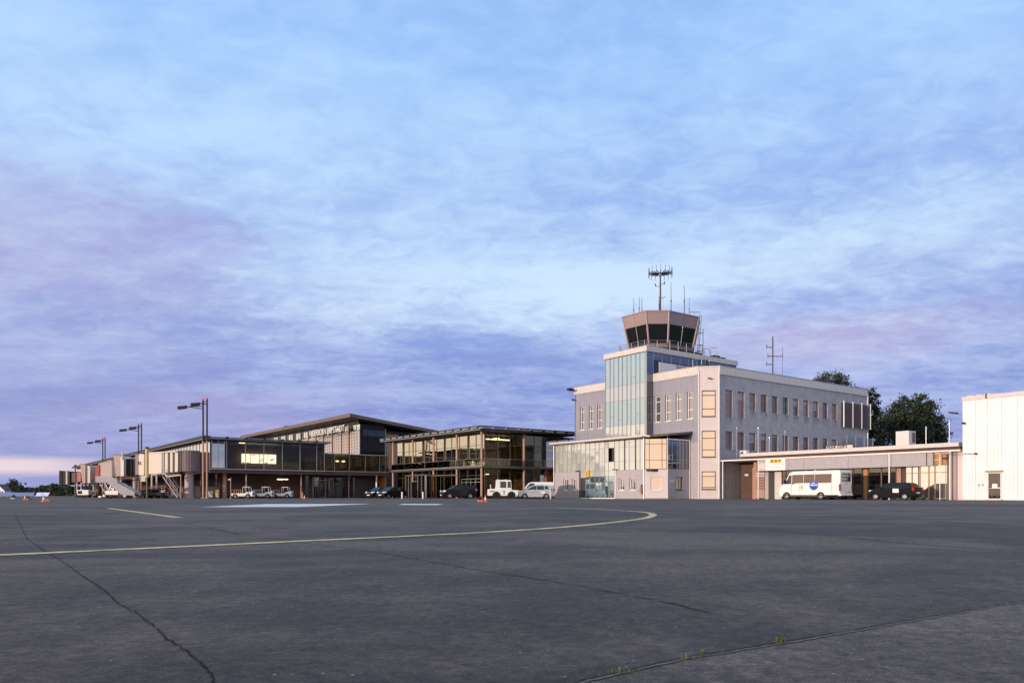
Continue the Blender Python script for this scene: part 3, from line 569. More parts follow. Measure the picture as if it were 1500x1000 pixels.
# ladder up the side of the cab
b = MB(); l0, l1 = Vector((7.75, 8.15, 17.7)), Vector((8.45, 8.3, 22.7))
for dx in (0, .45): b.tube(l0 + Vector((dx, .25 * dx, 0)), l1 + Vector((dx, .25 * dx, 0)), .035, 6)
for k in range(14): q = l0.lerp(l1, k / 14); b.tube(q, q + Vector((.45, .11, 0)), .022, 5)
b.build('ladder', 'frame_bronze', ct)
b = MB(); 
for dz in (18.2, 18.9, 20.4): b.tube((8.2, 8.5, dz), (8.75, 8.05, dz), .04, 6)
b.tube((8.75, 8.05, 17.7), (8.75, 8.05, 20.9), .04, 6); b.build('side_fitting', 'black_metal', ct)
# aerials on the cab roof
def gz(px, py, Y): return .42 + (724.7 - py) * Y / 1100
for px, py, Y, r in ((928.4, 436.7, 95, .05), (936.4, 434.5, 94, .045), (940.3, 436, 96, .05), (965.5, 433, 91, .055), (983, 414, 93, .05), (1002.4, 418, 92, .05), (1009.6, 436, 94, .035)):
    a_, b_ = gpx(px, Y); zt2 = gz(px, py, Y); b = MB(); b.cyl(a_, b_, zt, zt + (zt2 - zt) * .45, r, 6); b.cyl(a_, b_, zt + (zt2 - zt) * .45, zt + (zt2 - zt) * .5, r * 1.6, 6); b.cyl(a_, b_, zt + (zt2 - zt) * .5, zt2, r * .8, 6, r * .5); b.build('whip_aerial', 'black_metal', ct)
for px in (1014, 1018.5, 1022.5):
    a_, b_ = gpx(px, 94.5); b = MB(); b.cyl(a_, b_, zt - .2, zt + 1.0, .035, 6); b.tube((a_ - .2, b_ + .2, zt + 1.0), (a_ + .2, b_ - .2, zt + 1.0), .05, 6); b.build('short_aerial', 'rail_steel', ct)
a_, b_ = gpx(967.3, 92.5); zm_ = gz(0, 401, 92.5)
b = MB(); b.cyl(a_, b_, zt, zm_, .11, 8, .08)
for k in range(9): b.cyl(a_ + .1, b_, zt + .5 + k * .4, zt + .6 + k * .4, .05, 5)
b.tube((a_, b_, zm_ - 1.55), (a_ - .45, b_ + .34, zm_ - 1.55), .03, 6); b.tube((a_ - .45, b_ + .34, zm_ - 1.55), (a_ - .5, b_ + .38, zm_ - 1.2), .07, 6); b.tube((a_, b_, zm_ - 1.3), (a_ + .4, b_ - .3, zm_ - 1.25), .03, 6); b.tube((a_ + .4, b_ - .3, zm_ - 1.3), (a_ + .4, b_ - .3, zm_ - .95), .07, 6)
b.build('finder_mast', 'black_metal', ct)
b = MB(); b.cyl(a_, b_, zm_ - .28, zm_, .2, 10, .28); b.build('finder_hub', 'cab_metal', ct)
for k in range(16):
    t = 2 * math.pi * k / 16; e = Vector((a_ + math.cos(t) * 1.45, b_ + math.sin(t) * 1.45, zm_ + .08))
    b = MB(); b.tube((a_, b_, zm_ - .04), e, .055, 5); b.tube(e - Vector((0, 0, .55)), e + Vector((0, 0, .65)), .024, 5); b.build('finder_arm', 'black_metal', ct)
b = MB(); b.cyl(*gpx(974, 91.5), zt + .1, zt + .5, .2, 8); b.cyl(*gpx(981, 91.2), zt + .1, zt + .35, .16, 8); b.build('roof_unit', 'cab_metal', ct)
b = MB(); q = Vector((*gpx(971, 92), 0)); b.tube(q + Vector((0, 0, zt)), q + Vector((0, 0, zt + 2.1)), .03, 6); b.tube(q + Vector((-.25, .19, zt + 2.35)), q + Vector((0, 0, zt + 2.1)), .04, 5); b.tube(q + Vector((.25, -.19, zt + 2.35)), q + Vector((0, 0, zt + 2.1)), .04, 5); b.build('anemometer', 'rail_steel', ct)
# plant on the shaft roof
b = MB()
for x, y in ((8.3, 8.6), (9.4, 8.6), (9.4, 9.6), (8.3, 9.6)): b.tube((x + 2.6, y, 17.66), (x + 2.6, y, 19.0), .03, 6)
b.tube((10.9, 8.6, 19), (12.0, 8.6, 19), .03, 6); b.tube((10.9, 9.6, 19), (12.0, 9.6, 19), .03, 6); b.build('hatch_rail', 'rail_steel', ct)
b = MB(); b.box(11.9, 12.9, 8.7, 9.6, 17.66, 18.15); b.box(13.3, 14.2, 8.8, 9.6, 17.66, 18.05); b.build('roof_plant', 'black_metal', ct, bevel=.05)

# ------------------------------------------------------------------ entrance annex in front of the block
an = root('entrance_annex', 'two storey glazed annex with lilac plaster base in front of the office block', 'building', grid=(-5.42, 2.75))
N_A = FA(-5.42, 19.71); sn = lambda b_: 19.71 - b_; NL = 19.71 - 4.43
N_D = Fac((-5.42, 4.43), (1.68, -1.68), (-1, -1)); NDW = 1.68 * math.sqrt(2); N_B = FB(-3.74, 2.75)
lo = [(sn(17.95), sn(17.05), .99, 2.41), (sn(16.36), sn(15.49), .99, 2.41)]; hi_ = [(sn(8.4), sn(7.51), .95, 2.33), (sn(6.74), sn(5.83), .95, 2.33)]
e0, e1 = sn(14.92), sn(8.98)
wall('plaster_wall', 'plaster_lilac', an, N_A, 0, e0, 0, 3.2, lo, rev=.3); wall('plaster_wall', 'plaster_lilac', an, N_A, e1, NL, 0, 3.2, hi_, rev=.3)
for h in lo + hi_: window(an, N_A, *h, .22, fw=.10, mull=(.45,), gm='glass_office')
mp = [125, 175, 225, 285, 340, 410, 460, 525, 580, 650, 705, 780, 830, 910, 970, 1045, 1105, 1190, 1250, 1312]
ms = [max(0.03, min(NL - .03, sn(onA(-5.42, 800 + p / 9.094)))) for p in mp]
for i in range(len(ms) - 1):
    s0, s1 = ms[i], ms[i + 1]; mid = (s0 + s1) / 2; ent = e0 < mid < e1
    for z0, z1 in ((3.22, 4.2), (4.2, 5.78), (5.78, 6.52)):
        if mp[i] == 830 and z0 == 4.2: piece('open_pane', 'glass_night', an, N_A, s0 + .05, s1 - .05, z0 + .05, z1 - .02, -.3, -.28); continue
        tilt(piece('pane', 'glass_frost_dim' if (i * 5 + int(z0)) % 4 == 0 else 'glass_frost', an, N_A, s0 + .015, s1 - .015, z0 + .01, z1 - .01, -.06, -.03), .4)
    if ent:
        if mp[i] in (460,): piece('door', 'frame_dark', an, N_A, s0 + .03, s1 - .03, .08, 2.4, -.12, -.08); piece('pane', 'glass_frost', an, N_A, s0 + .015, s1 - .015, 2.45, 3.2, -.05, -.02)
        else: piece('pane', 'glass_mirror', an, N_A, s0 + .015, s1 - .015, .12, 2.55, -.05, -.02); piece('pane', 'glass_frost', an, N_A, s0 + .015, s1 - .015, 2.57, 3.2, -.05, -.02)
for i, s in enumerate(ms):
    ent = e0 - .02 < s < e1 + .02; dk = mp[i] in (1045, 1190)  # dk: dark strips painted in for the shaded slits of open casements
    piece('mullion', 'frame_dark' if dk else 'frame_alu', an, N_A, s - (.07 if dk else .022), s + (.07 if dk else .022), .1 if ent else 3.2, 6.55, -.06, .02)
for z in (3.21, 4.2, 5.78): piece('transom', 'frame_alu', an, N_A, .05, NL - .05, z - .015, z + .015, -.055, -.008)
piece('threshold', 'white_paint', an, N_A, e0, e1, 0, .11, -.1, .03)
for s in (e0, e1): piece('jamb', 'frame_dark', an, N_A, s - .05, s + .05, 0, 3.25, -.1, .06)
for s in (e0 - .5, e1 - .1): piece('lamp', 'black_metal', an, N_A, s, s + .5, 3.24, 3.34, .02, .3)
dh = [(.62, 1.76, .93, 2.35)]
wall('chamfer_wall', 'chamfer_paint', an, N_D, 0, NDW, 0, 3.2, dh, rev=.2); window(an, N_D, *dh[0], .15, fm='frame_white', gm='glass_peach', fw=.06)
for s0, s1 in ((.03, .5), (.5, 1.85), (1.85, NDW - .03)):
    for z0, z1 in ((3.25, 4.2), (4.2, 5.95), (5.95, 6.5)): piece('pane', 'glass_peach', an, N_D, s0 + .02, s1 - .02, z0 + .01, z1 - .01, -.05, -.02)
for s in (.03, .5, 1.85, NDW - .03): piece('mullion', 'frame_bronze', an, N_D, s - .03, s + .03, 3.2, 6.55, -.06, .02)
for z in (3.22, 4.2, 5.95): piece('transom', 'frame_bronze', an, N_D, .06, NDW - .06, z - .025, z + .025, -.055, .01)
bh2 = [(1.45, 2.55, .99, 2.38)]
wall('plaster_wall', 'plaster_lilac', an, N_B, 0, 3.74, 0, 3.2, bh2, rev=.25); window(an, N_B, *bh2[0], .18, fm='frame_bronze', gm='glass_office', mull=(.5,), fw=.08)
gx = [.03, .8, 1.6, 2.6, 3.2, 3.7]
for i in range(5):
    for z0, z1 in ((3.25, 4.25), (4.25, 6.1), (6.1, 6.52)): piece('pane', 'glass_blue', an, N_B, gx[i] + .02, gx[i + 1] - .02, z0 + .01, z1 - .01, -.05, -.02)
for s in gx: piece('mullion', 'frame_alu', an, N_B, s - .035, s + .035, 3.2, 6.55, -.06, .03)
for z in (3.22, 4.25, 6.1): piece('transom', 'frame_alu', an, N_B, .06, 3.66, z - .025, z + .025, -.055, .015)
piece('eave_trim', 'white_paint', an, N_B, .0, 3.7, 6.40, 6.52, .035, .06)
# lean-to roof rising to the block, with a gutter along the front
poly = [(-5.82, 6.58), (-5.82, 6.86), (-.02, 7.45), (-.02, 7.2)]
b = MB(); b.prism(poly, lambda a, z: Vector((a, 20.0, z)), lambda a, z: Vector((a, 4.6, z))); b.build('roof', 'roof_felt', an)
b = MB(); b.prism([(-3.95, 6.78), (-3.95, 7.0), (-.02, 7.45), (-.02, 7.2)], lambda a, z: Vector((a, 4.59, z)), lambda a, z: Vector((a, 2.35, z))); b.build('side_roof', 'frame_bronze', an)
b = MB(); b.add([(-5.8, 4.6, 6.6), (-3.9, 2.6, 6.8), (-3.9, 4.6, 6.9), (-5.8, 4.6, 6.86), (-3.9, 2.6, 7.02), (-3.9, 4.6, 7.05)], [(0, 1, 2), (3, 5, 4), (0, 3, 4, 1), (1, 4, 5, 2), (2, 5, 3, 0)]); b.build('corner_roof', 'frame_bronze', an)
b = MB(); b.tube((-5.86, 20.05, 6.78), (-5.86, 4.3, 6.78), .12, 10); b.build('gutter', 'chamfer_paint', an); b = MB(); b.tube((-5.86, 4.5, 6.86), (-5.5, 3.6, 6.72), .1, 8).build('gutter_outlet', 'chamfer_paint', an)
b = MB(); b.box(-5.3, -.1, 3.4, 19.6, 3.0, 3.2); b.box(-3.4, -3.3, 4.5, 19.6, 0, 6.5); b.box(-3.6, -.2, 3.2, 3.4, 0, 6.5); b.build('interior', 'interior_dark', an)
b = MB(); b.box(-5.4, 0, 19.6, 19.7, 0, 6.6); b.build('end_wall', 'plaster_lilac', an)
for F, s in ((N_A, .03), (N_A, NL - .06), (N_B, .02), (N_B, 3.62)):
    b = MB(); p = F(s, 0, .07); b.tube(p, p + Vector((0, 0, 6.6)), .05, 8).build('downpipe', 'frame_alu' if F is N_A else 'chamfer_paint', an)
for s in (e1 - .0,):
    b = MB(); b.tube(N_A(s + .1, 0, .06), N_A(s + .1, 3.3, .06), .05, 8).build('downpipe', 'frame_alu', an)
piece('plinth', 'concrete', an, N_A, e1 + .2, NL, 0, .14, .0, .06); piece('plinth', 'concrete', an, N_D, .0, NDW, 0, .12, .0, .05); piece('plinth', 'concrete', an, N_B, .2, 3.7, 0, .12, .0, .05); piece('plinth', 'concrete', an, N_A, .2, e0 - .2, 0, .12, .0, .05)
b = MB()
for k in range(3): b.tube((-4.2 + k * .25, 14.9 - k * .3, 6.9), (-4.2 + k * .25, 14.9 - k * .3, 8.2 - k * .3), .03, 5)
b.tube((-4.3, 15.5, 7.9), (-4.0, 14.2, 7.9), .025, 5); b.build('roof_aerial', 'frame_alu', an)
sg = root('gate_sign', 'small orange sign plate on the glazed annex above its door', 'sign', grid=(-5.5, 13.6, 2.5))
F = FA(-5.5, 13.91); piece('plate', 'sign_orange', sg, F, 0, .68, 2.53, 3.32, 0, .05); text('numeral', '5', 'ink', sg, F(.2, 2.68, .055), .62, facrot(F), .004)
sg = root('wall_notice', 'small white notice on the shaded annex wall beside its window', 'sign', grid=(-3.28, 2.68, 1.8))
F = FB(-3.28, 2.745); piece('plate', 'sign_white', sg, F, 0, .58, 1.79, 2.05, .0, .03); piece('mark', 'ink', sg, F, .22, .36, 1.84, 2.0, .03, .036)
fe = root('fire_extinguisher', 'red fire extinguisher on the annex wall near its corner', 'extinguisher', grid=(-5.6, 4.75, .75))
b = MB(); b.lathe([(.0, .55), (.10, .55), (.11, .6), (.11, 1.15), (.05, 1.28), (.05, 1.34), (0, 1.34)], 10, (-5.6, 4.75, 0)); b.build('bottle', 'orange_wall', fe, smooth=True)
b = MB(); b.box(-5.62, -5.5, 4.71, 4.79, 1.34, 1.55); b.tube((-5.6, 4.83, 1.35), (-5.66, 4.95, .8), .025, 6); b.build('hose', 'black_metal', fe)
# ------------------------------------------------------------------ low general aviation building
glass('glass_bright', .8, (1., 1., .97), (.4, .4, .35), (.6, .55, .45)); glass('glass_shop', .13, (1., .95, .9), (.40, .37, .32))  # glass_bright has a pale body painted in for the bright sky reflection
ga = root('aviation_building', 'long low building with cream roof edge and grey fascia beside the hangar', 'building', grid=(1.8, -24.5))
G_ = FA(1.8, -.2); sg_ = lambda b_: -.2 - b_; GL = 24.3; f0, f1 = 4.5, 21.42
b = MB(); b.box(1.35, 19, -24.42, -3.0, 4.46, 4.80); b.build('roof', 'cream_paint', ga)
b = MB(); b.box(1.75, 19, -24.4, -3.0, 4.22, 4.458); b.build('roof_recess', 'brown_wall', ga)  # dark brown colour stands in for the shadow line below the roof
b = MB(); b.box(1.7, 6.2, -24.4, -.02, 4.08, 4.217); b.build('canopy_edge', 'white_paint', ga)
b = MB(); b.box(1.9, 6.0, -3.0, -.05, 4.222, 4.40); b.build('canopy_deck', 'roof_felt', ga)
fc = [f0, f0 + 1.9, f0 + 3.6, f0 + 5.3, f0 + 9.9, f0 + 13.6, f0 + 13.95, f1]
for i in range(len(fc) - 1): piece('fascia_panel', 'plaster_lilac', ga, G_, fc[i] + .012, fc[i + 1] - .012, 2.93, 4.075, -.12, 0)
b = MB(); b.box(1.94, 2.1, -21.6, -4.72, 2.95, 4.07); b.box(2.1, 3.0, -21.6, -4.72, 3.0, 3.1); b.build('fascia_back', 'brown_wall', ga)
for q in (.07, 4.57, 18.26, 23.37):
    b = MB(); p = G_(q, 0, -.02 if q < 5 else .05); b.tube(p, p + Vector((0, 0, 4.07)), .06, 10).build('canopy_post', 'white_paint', ga)
b = MB(); p = G_(22.55, 0, .02); b.tube(p, p + Vector((0, 0, 3.9)), .035, 8).build('canopy_post', 'white_paint', ga)
# porch between the block and the fascia
P_ = FA(5.2, -.1); 
wall('porch_wall', 'brown_wall', ga, P_, 0, 6.2, 0, 4.08, [(1.5, 2.7, .05, 2.6), (3.2, 4.3, .05, 2.6)], rev=.15)
for s in (1.5, 3.2):
    d = piece('porch_door', 'brown_slat', ga, P_, s + .03, s + 1.07, .05, 2.57, -.12, -.06); piece('pane', 'glass_shop', d, P_, s + .25, s + .85, .5, 2.3, -.05, -.04)
nt = piece('door_plate', 'sign_white', ga, P_, .55, 1.0, 2.55, 2.75, .0, .02)
P2 = FA(3.1, -3.55)
piece('salmon_column', 'salmon_post', ga, FA(3.5, -3.0), .0, .42, 0, 4.06, -.4, 0); piece('salmon_column', 'salmon_post', ga, FA(4.4, -2.2), .0, .3, 0, 3.4, -.3, 0); piece('lintel', 'salmon_post', ga, FA(4.42, -2.2), .3, 1.2, 2.9, 3.4, -.2, 0)
for k in range(11): piece('shutter_slat', 'chamfer_paint' if k > 7 else 'salmon_post', ga, P2, .1, 1.75, 1.05 + k * .165, 1.05 + k * .165 + .10, -.02, .03)
piece('shutter_base', 'salmon_post', ga, P2, .1, 1.75, .12, 1.0, -.03, .02); piece('shutter_back', 'brown_wall', ga, P2, .05, 1.8, .02, 2.95, -.12, -.06)
# shop front under the fascia
S_ = FA(3.0, -4.72); ss = lambda px: -4.72 - onA(3.0, px)
piece('pier', 'plaster_lilac', ga, S_, .0, .45, 0, 2.98, -.2, 0); piece('door', 'frame_dark', ga, S_, .5, 1.15, 0.02, 2.9, -.1, -.03)
piece('pier', 'cream_paint', ga, S_, 1.2, 2.0, 0, 2.98, -.2, 0)
xs = [2.05, 2.5, 3.6, 5.2, 6.8, 8.4, ss(1250), ss(1263)]
for i in range(len(xs) - 1): piece('pane', 'glass_shop', ga, S_, xs[i] + .03, xs[i + 1] - .03, .06, 2.3, -.06, -.03); piece('pane', 'glass_shop', ga, S_, xs[i] + .03, xs[i + 1] - .03, 2.36, 2.95, -.06, -.03)
for s in xs: piece('mullion', 'frame_dark', ga, S_, s - .035, s + .035, 0, 3.0, -.08, .02)
piece('ochre_pier', 'wood_orange', ga, S_, ss(1263) + .05, ss(1270.5), 0, 2.98, -.3, -.1); piece('mullion', 'frame_bronze', ga, S_, ss(1270.5), ss(1272.6), 0, 3.0, -.1, .03)
xs = [ss(1272.8), ss(1291), ss(1303), ss(1313)]
for i in range(3): piece('pane', 'glass_shop', ga, S_, xs[i] + .02, xs[i + 1] - .02, .06, 2.45, -.06, -.03); piece('pane', 'glass_shop', ga, S_, xs[i] + .02, xs[i + 1] - .02, 2.5, 2.95, -.06, -.03); piece('mullion', 'frame_bronze', ga, S_, xs[i + 1] - .05, xs[i + 1] + .05, 0, 3.0, -.08, .02)
piece('salmon_column', 'salmon_post', ga, S_, ss(1313.5), ss(1320), 0, 3.0, -.3, .02); piece('salmon_column', 'brown_wall', ga, S_, ss(1321), ss(1326), 0, 3.0, -.3, -.02)
xs = [ss(1326.5), ss(1336), ss(1345.5), ss(1360)]
for i in range(3):
    for z0, z1 in ((.06, 2.33), (2.38, 2.96)): piece('pane', 'glass_bright', ga, S_, xs[i] + .03, xs[i + 1] - .03, z0, z1, -.06, -.03)
    piece('mullion', 'frame_dark', ga, S_, xs[i] - .03, xs[i] + .03, 0, 3.0, -.08, .02); piece('transom', 'salmon_post', ga, S_, xs[i] + .03, xs[i + 1] - .03, 2.33, 2.38, -.08, .0)
# glazed porch at the hangar end
V_ = FA(2.3, -4.72); sv = lambda px: -4.72 - onA(2.3, px)
v = [sv(1347.5), sv(1360.5), sv(1369.5), sv(1392)]
for i in range(3):
    for z0, z1, g in ((.06, 2.33, 'glass_bright'), (2.40, 2.98, 'glass_bright')): piece('pane', g, ga, V_, v[i] + .05, v[i + 1] - .05, z0, z1, -.06, -.03)
    piece('post', 'salmon_post', ga, V_, v[i] - .05, v[i] + .05, 0, 4.07, -.1, .03); piece('transom', 'salmon_post', ga, V_, v[i] + .05, v[i + 1] - .05, 2.33, 2.40, -.09, .02)
piece('post', 'frame_bronze', ga, V_, v[3] - .25, v[3] - .12, 0, 4.07, -.1, .03)
for k in range(6): piece('wood_blind', 'wood_orange', ga, V_, v[1] - .0 + .06, v[3] - .3, 3.03 + k * .15, 3.03 + k * .15 + .145, -.06, -.02)
piece('transom', 'chamfer_paint', ga, V_, v[1] - .3, v[3] - .05, 3.42, 3.48, -.02, .05); piece('transom', 'chamfer_paint', ga, V_, v[1] - .3, v[3] - .05, 3.93, 4.07, -.06, .05)
piece('return_panel', 'plaster_lilac', ga, G_, f1 + .02, f1 + .5, 2.93, 4.07, -.5, -.12)
piece('side_column', 'cab_metal', ga, V_, v[3] + .05, v[3] + .5, 0, 4.05, -.6, 0); piece('link_wall', 'chamfer_paint', ga, V_, v[3] + .52, v[3] + 1.05, 0, 4.05, -.5, -.1)
# interior and rear
b = MB(); b.box(8.4, 8.5, -24.3, -6.4, 0, 4.2); b.box(5.3, 5.4, -6.4, -6.3, 0, 4.2); b.build('interior_wall', 'interior_brown', ga)
b = MB(); b.box(3.2, 8.4, -24.3, -4.8, 3.1, 3.2); b.build('ceiling', 'ceiling_wood', ga); b = MB(); b.box(3.1, 8.4, -24.3, -4.8, .004, .03); b.build('floor', 'interior_floor', ga)
b = MB(); b.box(18.6, 18.8, -24.4, -.1, 0, 4.2); b.box(6.2, 18.6, -.3, -.1, 0, 4.2); b.build('rear_wall', 'plaster_lilac', ga)
for k, (s, h) in enumerate(((8.6, 1.9), (9.4, 2.2), (10.6, 1.7), (12.6, 2.1), (13.4, 1.6))):
    b = MB(); b.fbox(S_, s, s + .5, .03, h, -4.2, -3.7); b.fbox(S_, s + .05, s + .45, h * .45, h * .5, -3.69, -3.5); b.build('cupboard', 'ceiling_wood' if k % 2 else 'plaster_lilac', ga)
# roof things
vb = root('chimney_box', 'cream box shaped chimney on the low building roof', 'chimney', grid=(10.4, -15.6, 4.8))
b = MB(); b.box(9.9, 11.3, -16.3, -15.0, 4.8, 6.75); b.build('stack', 'cream_paint', vb, bevel=.02); b = MB(); b.box(10.5, 11.1, -16.34, -16.302, 5.6, 6.6); b.build('vent', 'brown_slat', vb); b = MB(); b.box(9.7, 11.5, -16.5, -14.8, 4.801, 4.95); b.build('flashing', 'cream_paint', vb)
for a_, b_, h, l in ((9.5, -18.1, 7.0, 'thin roof pole beside the cream chimney'), (9.5, -20.2, 7.5, 'taller roof pole with a ring near its top')):
    p = root('roof_pole', l, 'pole', grid=(a_, b_, 4.8)); MB().cyl(a_, b_, 4.8, h, .035, 6).build('shaft', 'rail_steel', p); MB().cyl(a_, b_, h - .25, h - .1, .09, 8).build('head', 'rail_steel', p); MB().cyl(a_, b_, 4.8, 4.86, .12, 8).build('foot', 'rail_steel', p)
for px, h, w, l in ((1079, 7.7, .025, 'thin white pole on the low roof above the air unit'), (1110.7, 7.5, .06, 'thick pale pole on the low roof'), (1127, 6.4, .055, 'short pale vent pipe with capped top on the low roof'), (1149.5, 6.9, .02, 'thin pole on the low roof past the vent pipe')):
    bb = onA(3.2, px); z0 = 4.405 if bb > -3 else 4.8; p = root('roof_pole', l, 'pole', grid=(3.2, bb, z0))
    MB().cyl(3.2, bb, z0, h, w, 8).build('shaft', 'plaster_lilac', p); MB().cyl(3.2, bb, h, h + .1, w * 1.4, 8).build('cap', 'frame_alu', p)
ac = root('air_unit', 'white air conditioning unit on the porch roof by the shaded wall', 'air unit', grid=(3.0, -2.4, 4.4))
b = MB(); b.box(2.6, 3.1, -2.75, -1.9, 4.55, 5.2); b.build('case', 'frame_white', ac, bevel=.02); b = MB(); b.lathe([(.0, 0), (.2, 0), (.2, .03), (.0, .03)], 14, (2.57, -2.2, 4.88), 'x'); b.build('fan', 'plastic_black', ac); b = MB(); b.box(2.6, 3.1, -2.7, -2.6, 4.405, 4.55); b.box(2.6, 3.1, -2.05, -1.95, 4.405, 4.55); b.build('feet', 'frame_alu', ac)
el = root('elevation_lettering', 'brown letters and numerals standing along the cream roof edge', 'lettering', grid=(1.5, -12.7, 4.8))
F = FA(1.42, -12.7); text('letters', 'ELEV 727FT', 'ink', el, F(0, 4.815, 0), .48, facrot(F), .02, sx=.86, off=.006); piece('backing_board', 'cream_paint', el, F, -.1, 2.5, 4.805, 5.08, -.08, -.05); piece('base_rail', 'letter_brown', el, F, 0, 2.35, 4.8, 4.818, -.02, .02)
sb = root('sign_board', 'white board with a yellow band of black capitals on the grey fascia', 'sign', grid=(1.7, -5.7, 2.9)); F = FA(1.79, -5.71)
piece('board', 'sign_white', sb, F, 0, 2.3, 2.93, 4.17, 0, .07); band = piece('band', 'sign_orange', sb, F, .52, 1.84, 3.72, 4.05, .07, .078)
text('letters', 'G  A  T', 'ink', sb, F(.66, 3.765, .081), .36, facrot(F), .003, sx=.98, off=.014)
for s, z, w in ((.85, 3.5, .3), (1.25, 3.5, .22), (.55, 3.22, .5), (1.1, 3.22, .62)): piece('small_print', 'ink_grey', sb, F, s, s + w, z, z + .045, .07, .075)
for s, z in ((.25, 3.3), (1.98, 3.42)): piece('emblem', 'ink_grey', sb, F, s, s + .1, z, z + .12, .07, .075)
sb = root('side_board', 'plain pale board with one line of print left of the lettered board', 'sign', grid=(1.7, -4.9, 2.9)); F = FA(1.79, -4.85)
piece('board', 'cream_paint', sb, F, 0, .82, 2.94, 3.72, 0, .05); piece('small_print', 'ink_grey', sb, F, .15, .68, 3.08, 3.13, .05, .055)
pc = root('porch_camera', 'dark camera on the post of the glazed porch', 'camera', grid=(2.2, -23.3, 3.5)); b = MB(); F = V_; b.fbox(F, v[3] - .55, v[3] - .15, 3.45, 3.6, .06, .2); b.fbox(F, v[3] - .22, v[3] - .14, 3.35, 3.7, .03, .09); b.build('body', 'black_metal', pc, bevel=.02); b = MB(); b.tube(F(v[3] - .55, 3.52, .13), F(v[3] - .63, 3.51, .13), .05, 8).build('lens', 'plastic_black', pc)

# ------------------------------------------------------------------ hangar
hg = root('hangar', 'tall white hangar clad in vertical ribbed metal sheets', 'hangar', grid=(1.4, -24.7))
H_ = FA(1.4, -24.7); 
def sheet(F, s0, s1, z0, z1):
    key = ('sheet', round(s1 - s0, 3), round(z1 - z0, 2), tuple(round(c, 2) for c in F.h)); pos = F(s0, z0)
    if key not in CACHE:
        pr = []; w = s1 - s0; n = 4
        for k in range(n):
            x = s0 + w * k / n; q = w / n
            pr += [(x + .004, 0), (x + q * .62, 0), (x + q * .68, .035), (x + q * .90, .035), (x + q * .96, 0)]
        pr.append((s1 - .004, 0)); b = MB(); vs = [F(s, z0, d) for s, d in pr] + [F(s, z1, d) for s, d in pr]; n = len(pr)
        b.add(vs, [(i, i + 1, n + i + 1, n + i) for i in range(n - 1)]); CACHE[key] = b.mesh('wall_sheet', 'hangar_sheet', pos)
    return put('wall_sheet', CACHE[key], hg, pos)
d0, d1 = 1.86, 2.90
for k in range(27):
    s0, s1 = k * 1.0, k * 1.0 + 1.0
    if k == 1: sheet(H_, 1.0, d0, .06, 8.2)
    elif k == 2: sheet(H_, d0, d1, 2.3, 8.2)
    elif k == 3: sheet(H_, d1, 4.0, .06, 8.2)
    elif k == 0: sheet(H_, 0, 1.0, .06, 8.2)
    else: sheet(H_, s0, s1, .06, 8.2)
b = MB(); b.box(1.46, 1.7, -52, -24.75, 0, .06); b.box(1.7, 30, -52, -24.9, 8.0, 8.2); b.build('roof', 'roof_felt', hg); b = MB(); b.box(1.75, 30, -24.75, -24.7, 0, 8.4); b.box(29.9, 30, -52, -24.8, 0, 8.4); b.box(1.75, 29.9, -52.05, -52, 0, 8.4); b.build('side_wall', 'hangar_sheet', hg)
for k in range(9): piece('roof_trim', 'cream_paint', hg, H_, k * 3.0 - .03, k * 3.0 + 2.97, 8.2, 8.50, -.4, .10)
b = MB()
for s in (.35, 1.0, 1.6): b.fbox(H_, s, s + .5, 8.50, 8.56, -.3, .05)
b.build('trim_cap', 'cream_paint', hg); piece('roof_bracket', 'brown_wall', hg, H_, 1.75, 1.85, 8.2, 8.58, .105, .16)
dr = MB().fbox(H_, d0, d0 + .09, 0, 2.25, -.06, .06).fbox(H_, d1 - .09, d1, 0, 2.25, -.06, .06).fbox(H_, d0 + .09, d1 - .09, 2.16, 2.25, -.06, .06).fbox(H_, d0 + .09, d1 - .09, .02, .14, -.05, .05).fbox(H_, d0 + .09, d1 - .09, .95, 1.03, -.05, .045).build('door', 'frame_white', hg)
piece('pane', 'glass_shop', dr, H_, d0 + .09, d1 - .09, 1.03, 2.16, -.02, 0); piece('pane', 'glass_shop', dr, H_, d0 + .09, d1 - .09, .14, .95, -.02, 0)
piece('handle', 'black_metal', dr, H_, d0 + .1, d0 + .3, .98, 1.04, .05, .1); piece('notice', 'sign_white', dr, H_, d0 + .35, d0 + .72, 1.03, 1.32, .002, .012)
piece('door_canopy', 'salmon_post', hg, H_, d0 - .1, d1 + .1, 2.28, 2.38, .04, .25); piece('door_step', 'salmon_post', hg, H_, d0 - .05, d1 + .05, 0, .05, .02, .3); b = MB(); b.box(2.3, 2.4, -28, -26, 0, 3); b.build('lobby_wall', 'interior_brown', hg)
for s, z in ((1.2, 1.12), (1.5, 1.15)): piece('wall_box', 'plaster_lilac', hg, H_, s, s + .09, z, z + .2, .036, .1)
piece('base_rail', 'frame_alu', hg, H_, .0, d0 - .1, .0, .06, .0, .05); piece('base_rail', 'frame_alu', hg, H_, d1 + .1, 27, .0, .06, .0, .05)
floodlight(hg, Fac((1.4, -24.66), (1, 0), (0, 1)), .0, 7.05, .85); floodlight(hg, Fac((1.4, -24.8), (0, -1), (-1, 0)), .1, 6.2, .4)
b = MB(); b.tube((1.2, -23.0, 3.9), (1.15, -25.7, 3.78), .022, 6); b.box(1.1, 1.25, -25.85, -25.7, 3.7, 3.86); b.build('cable_arm', 'brown_wall', hg)

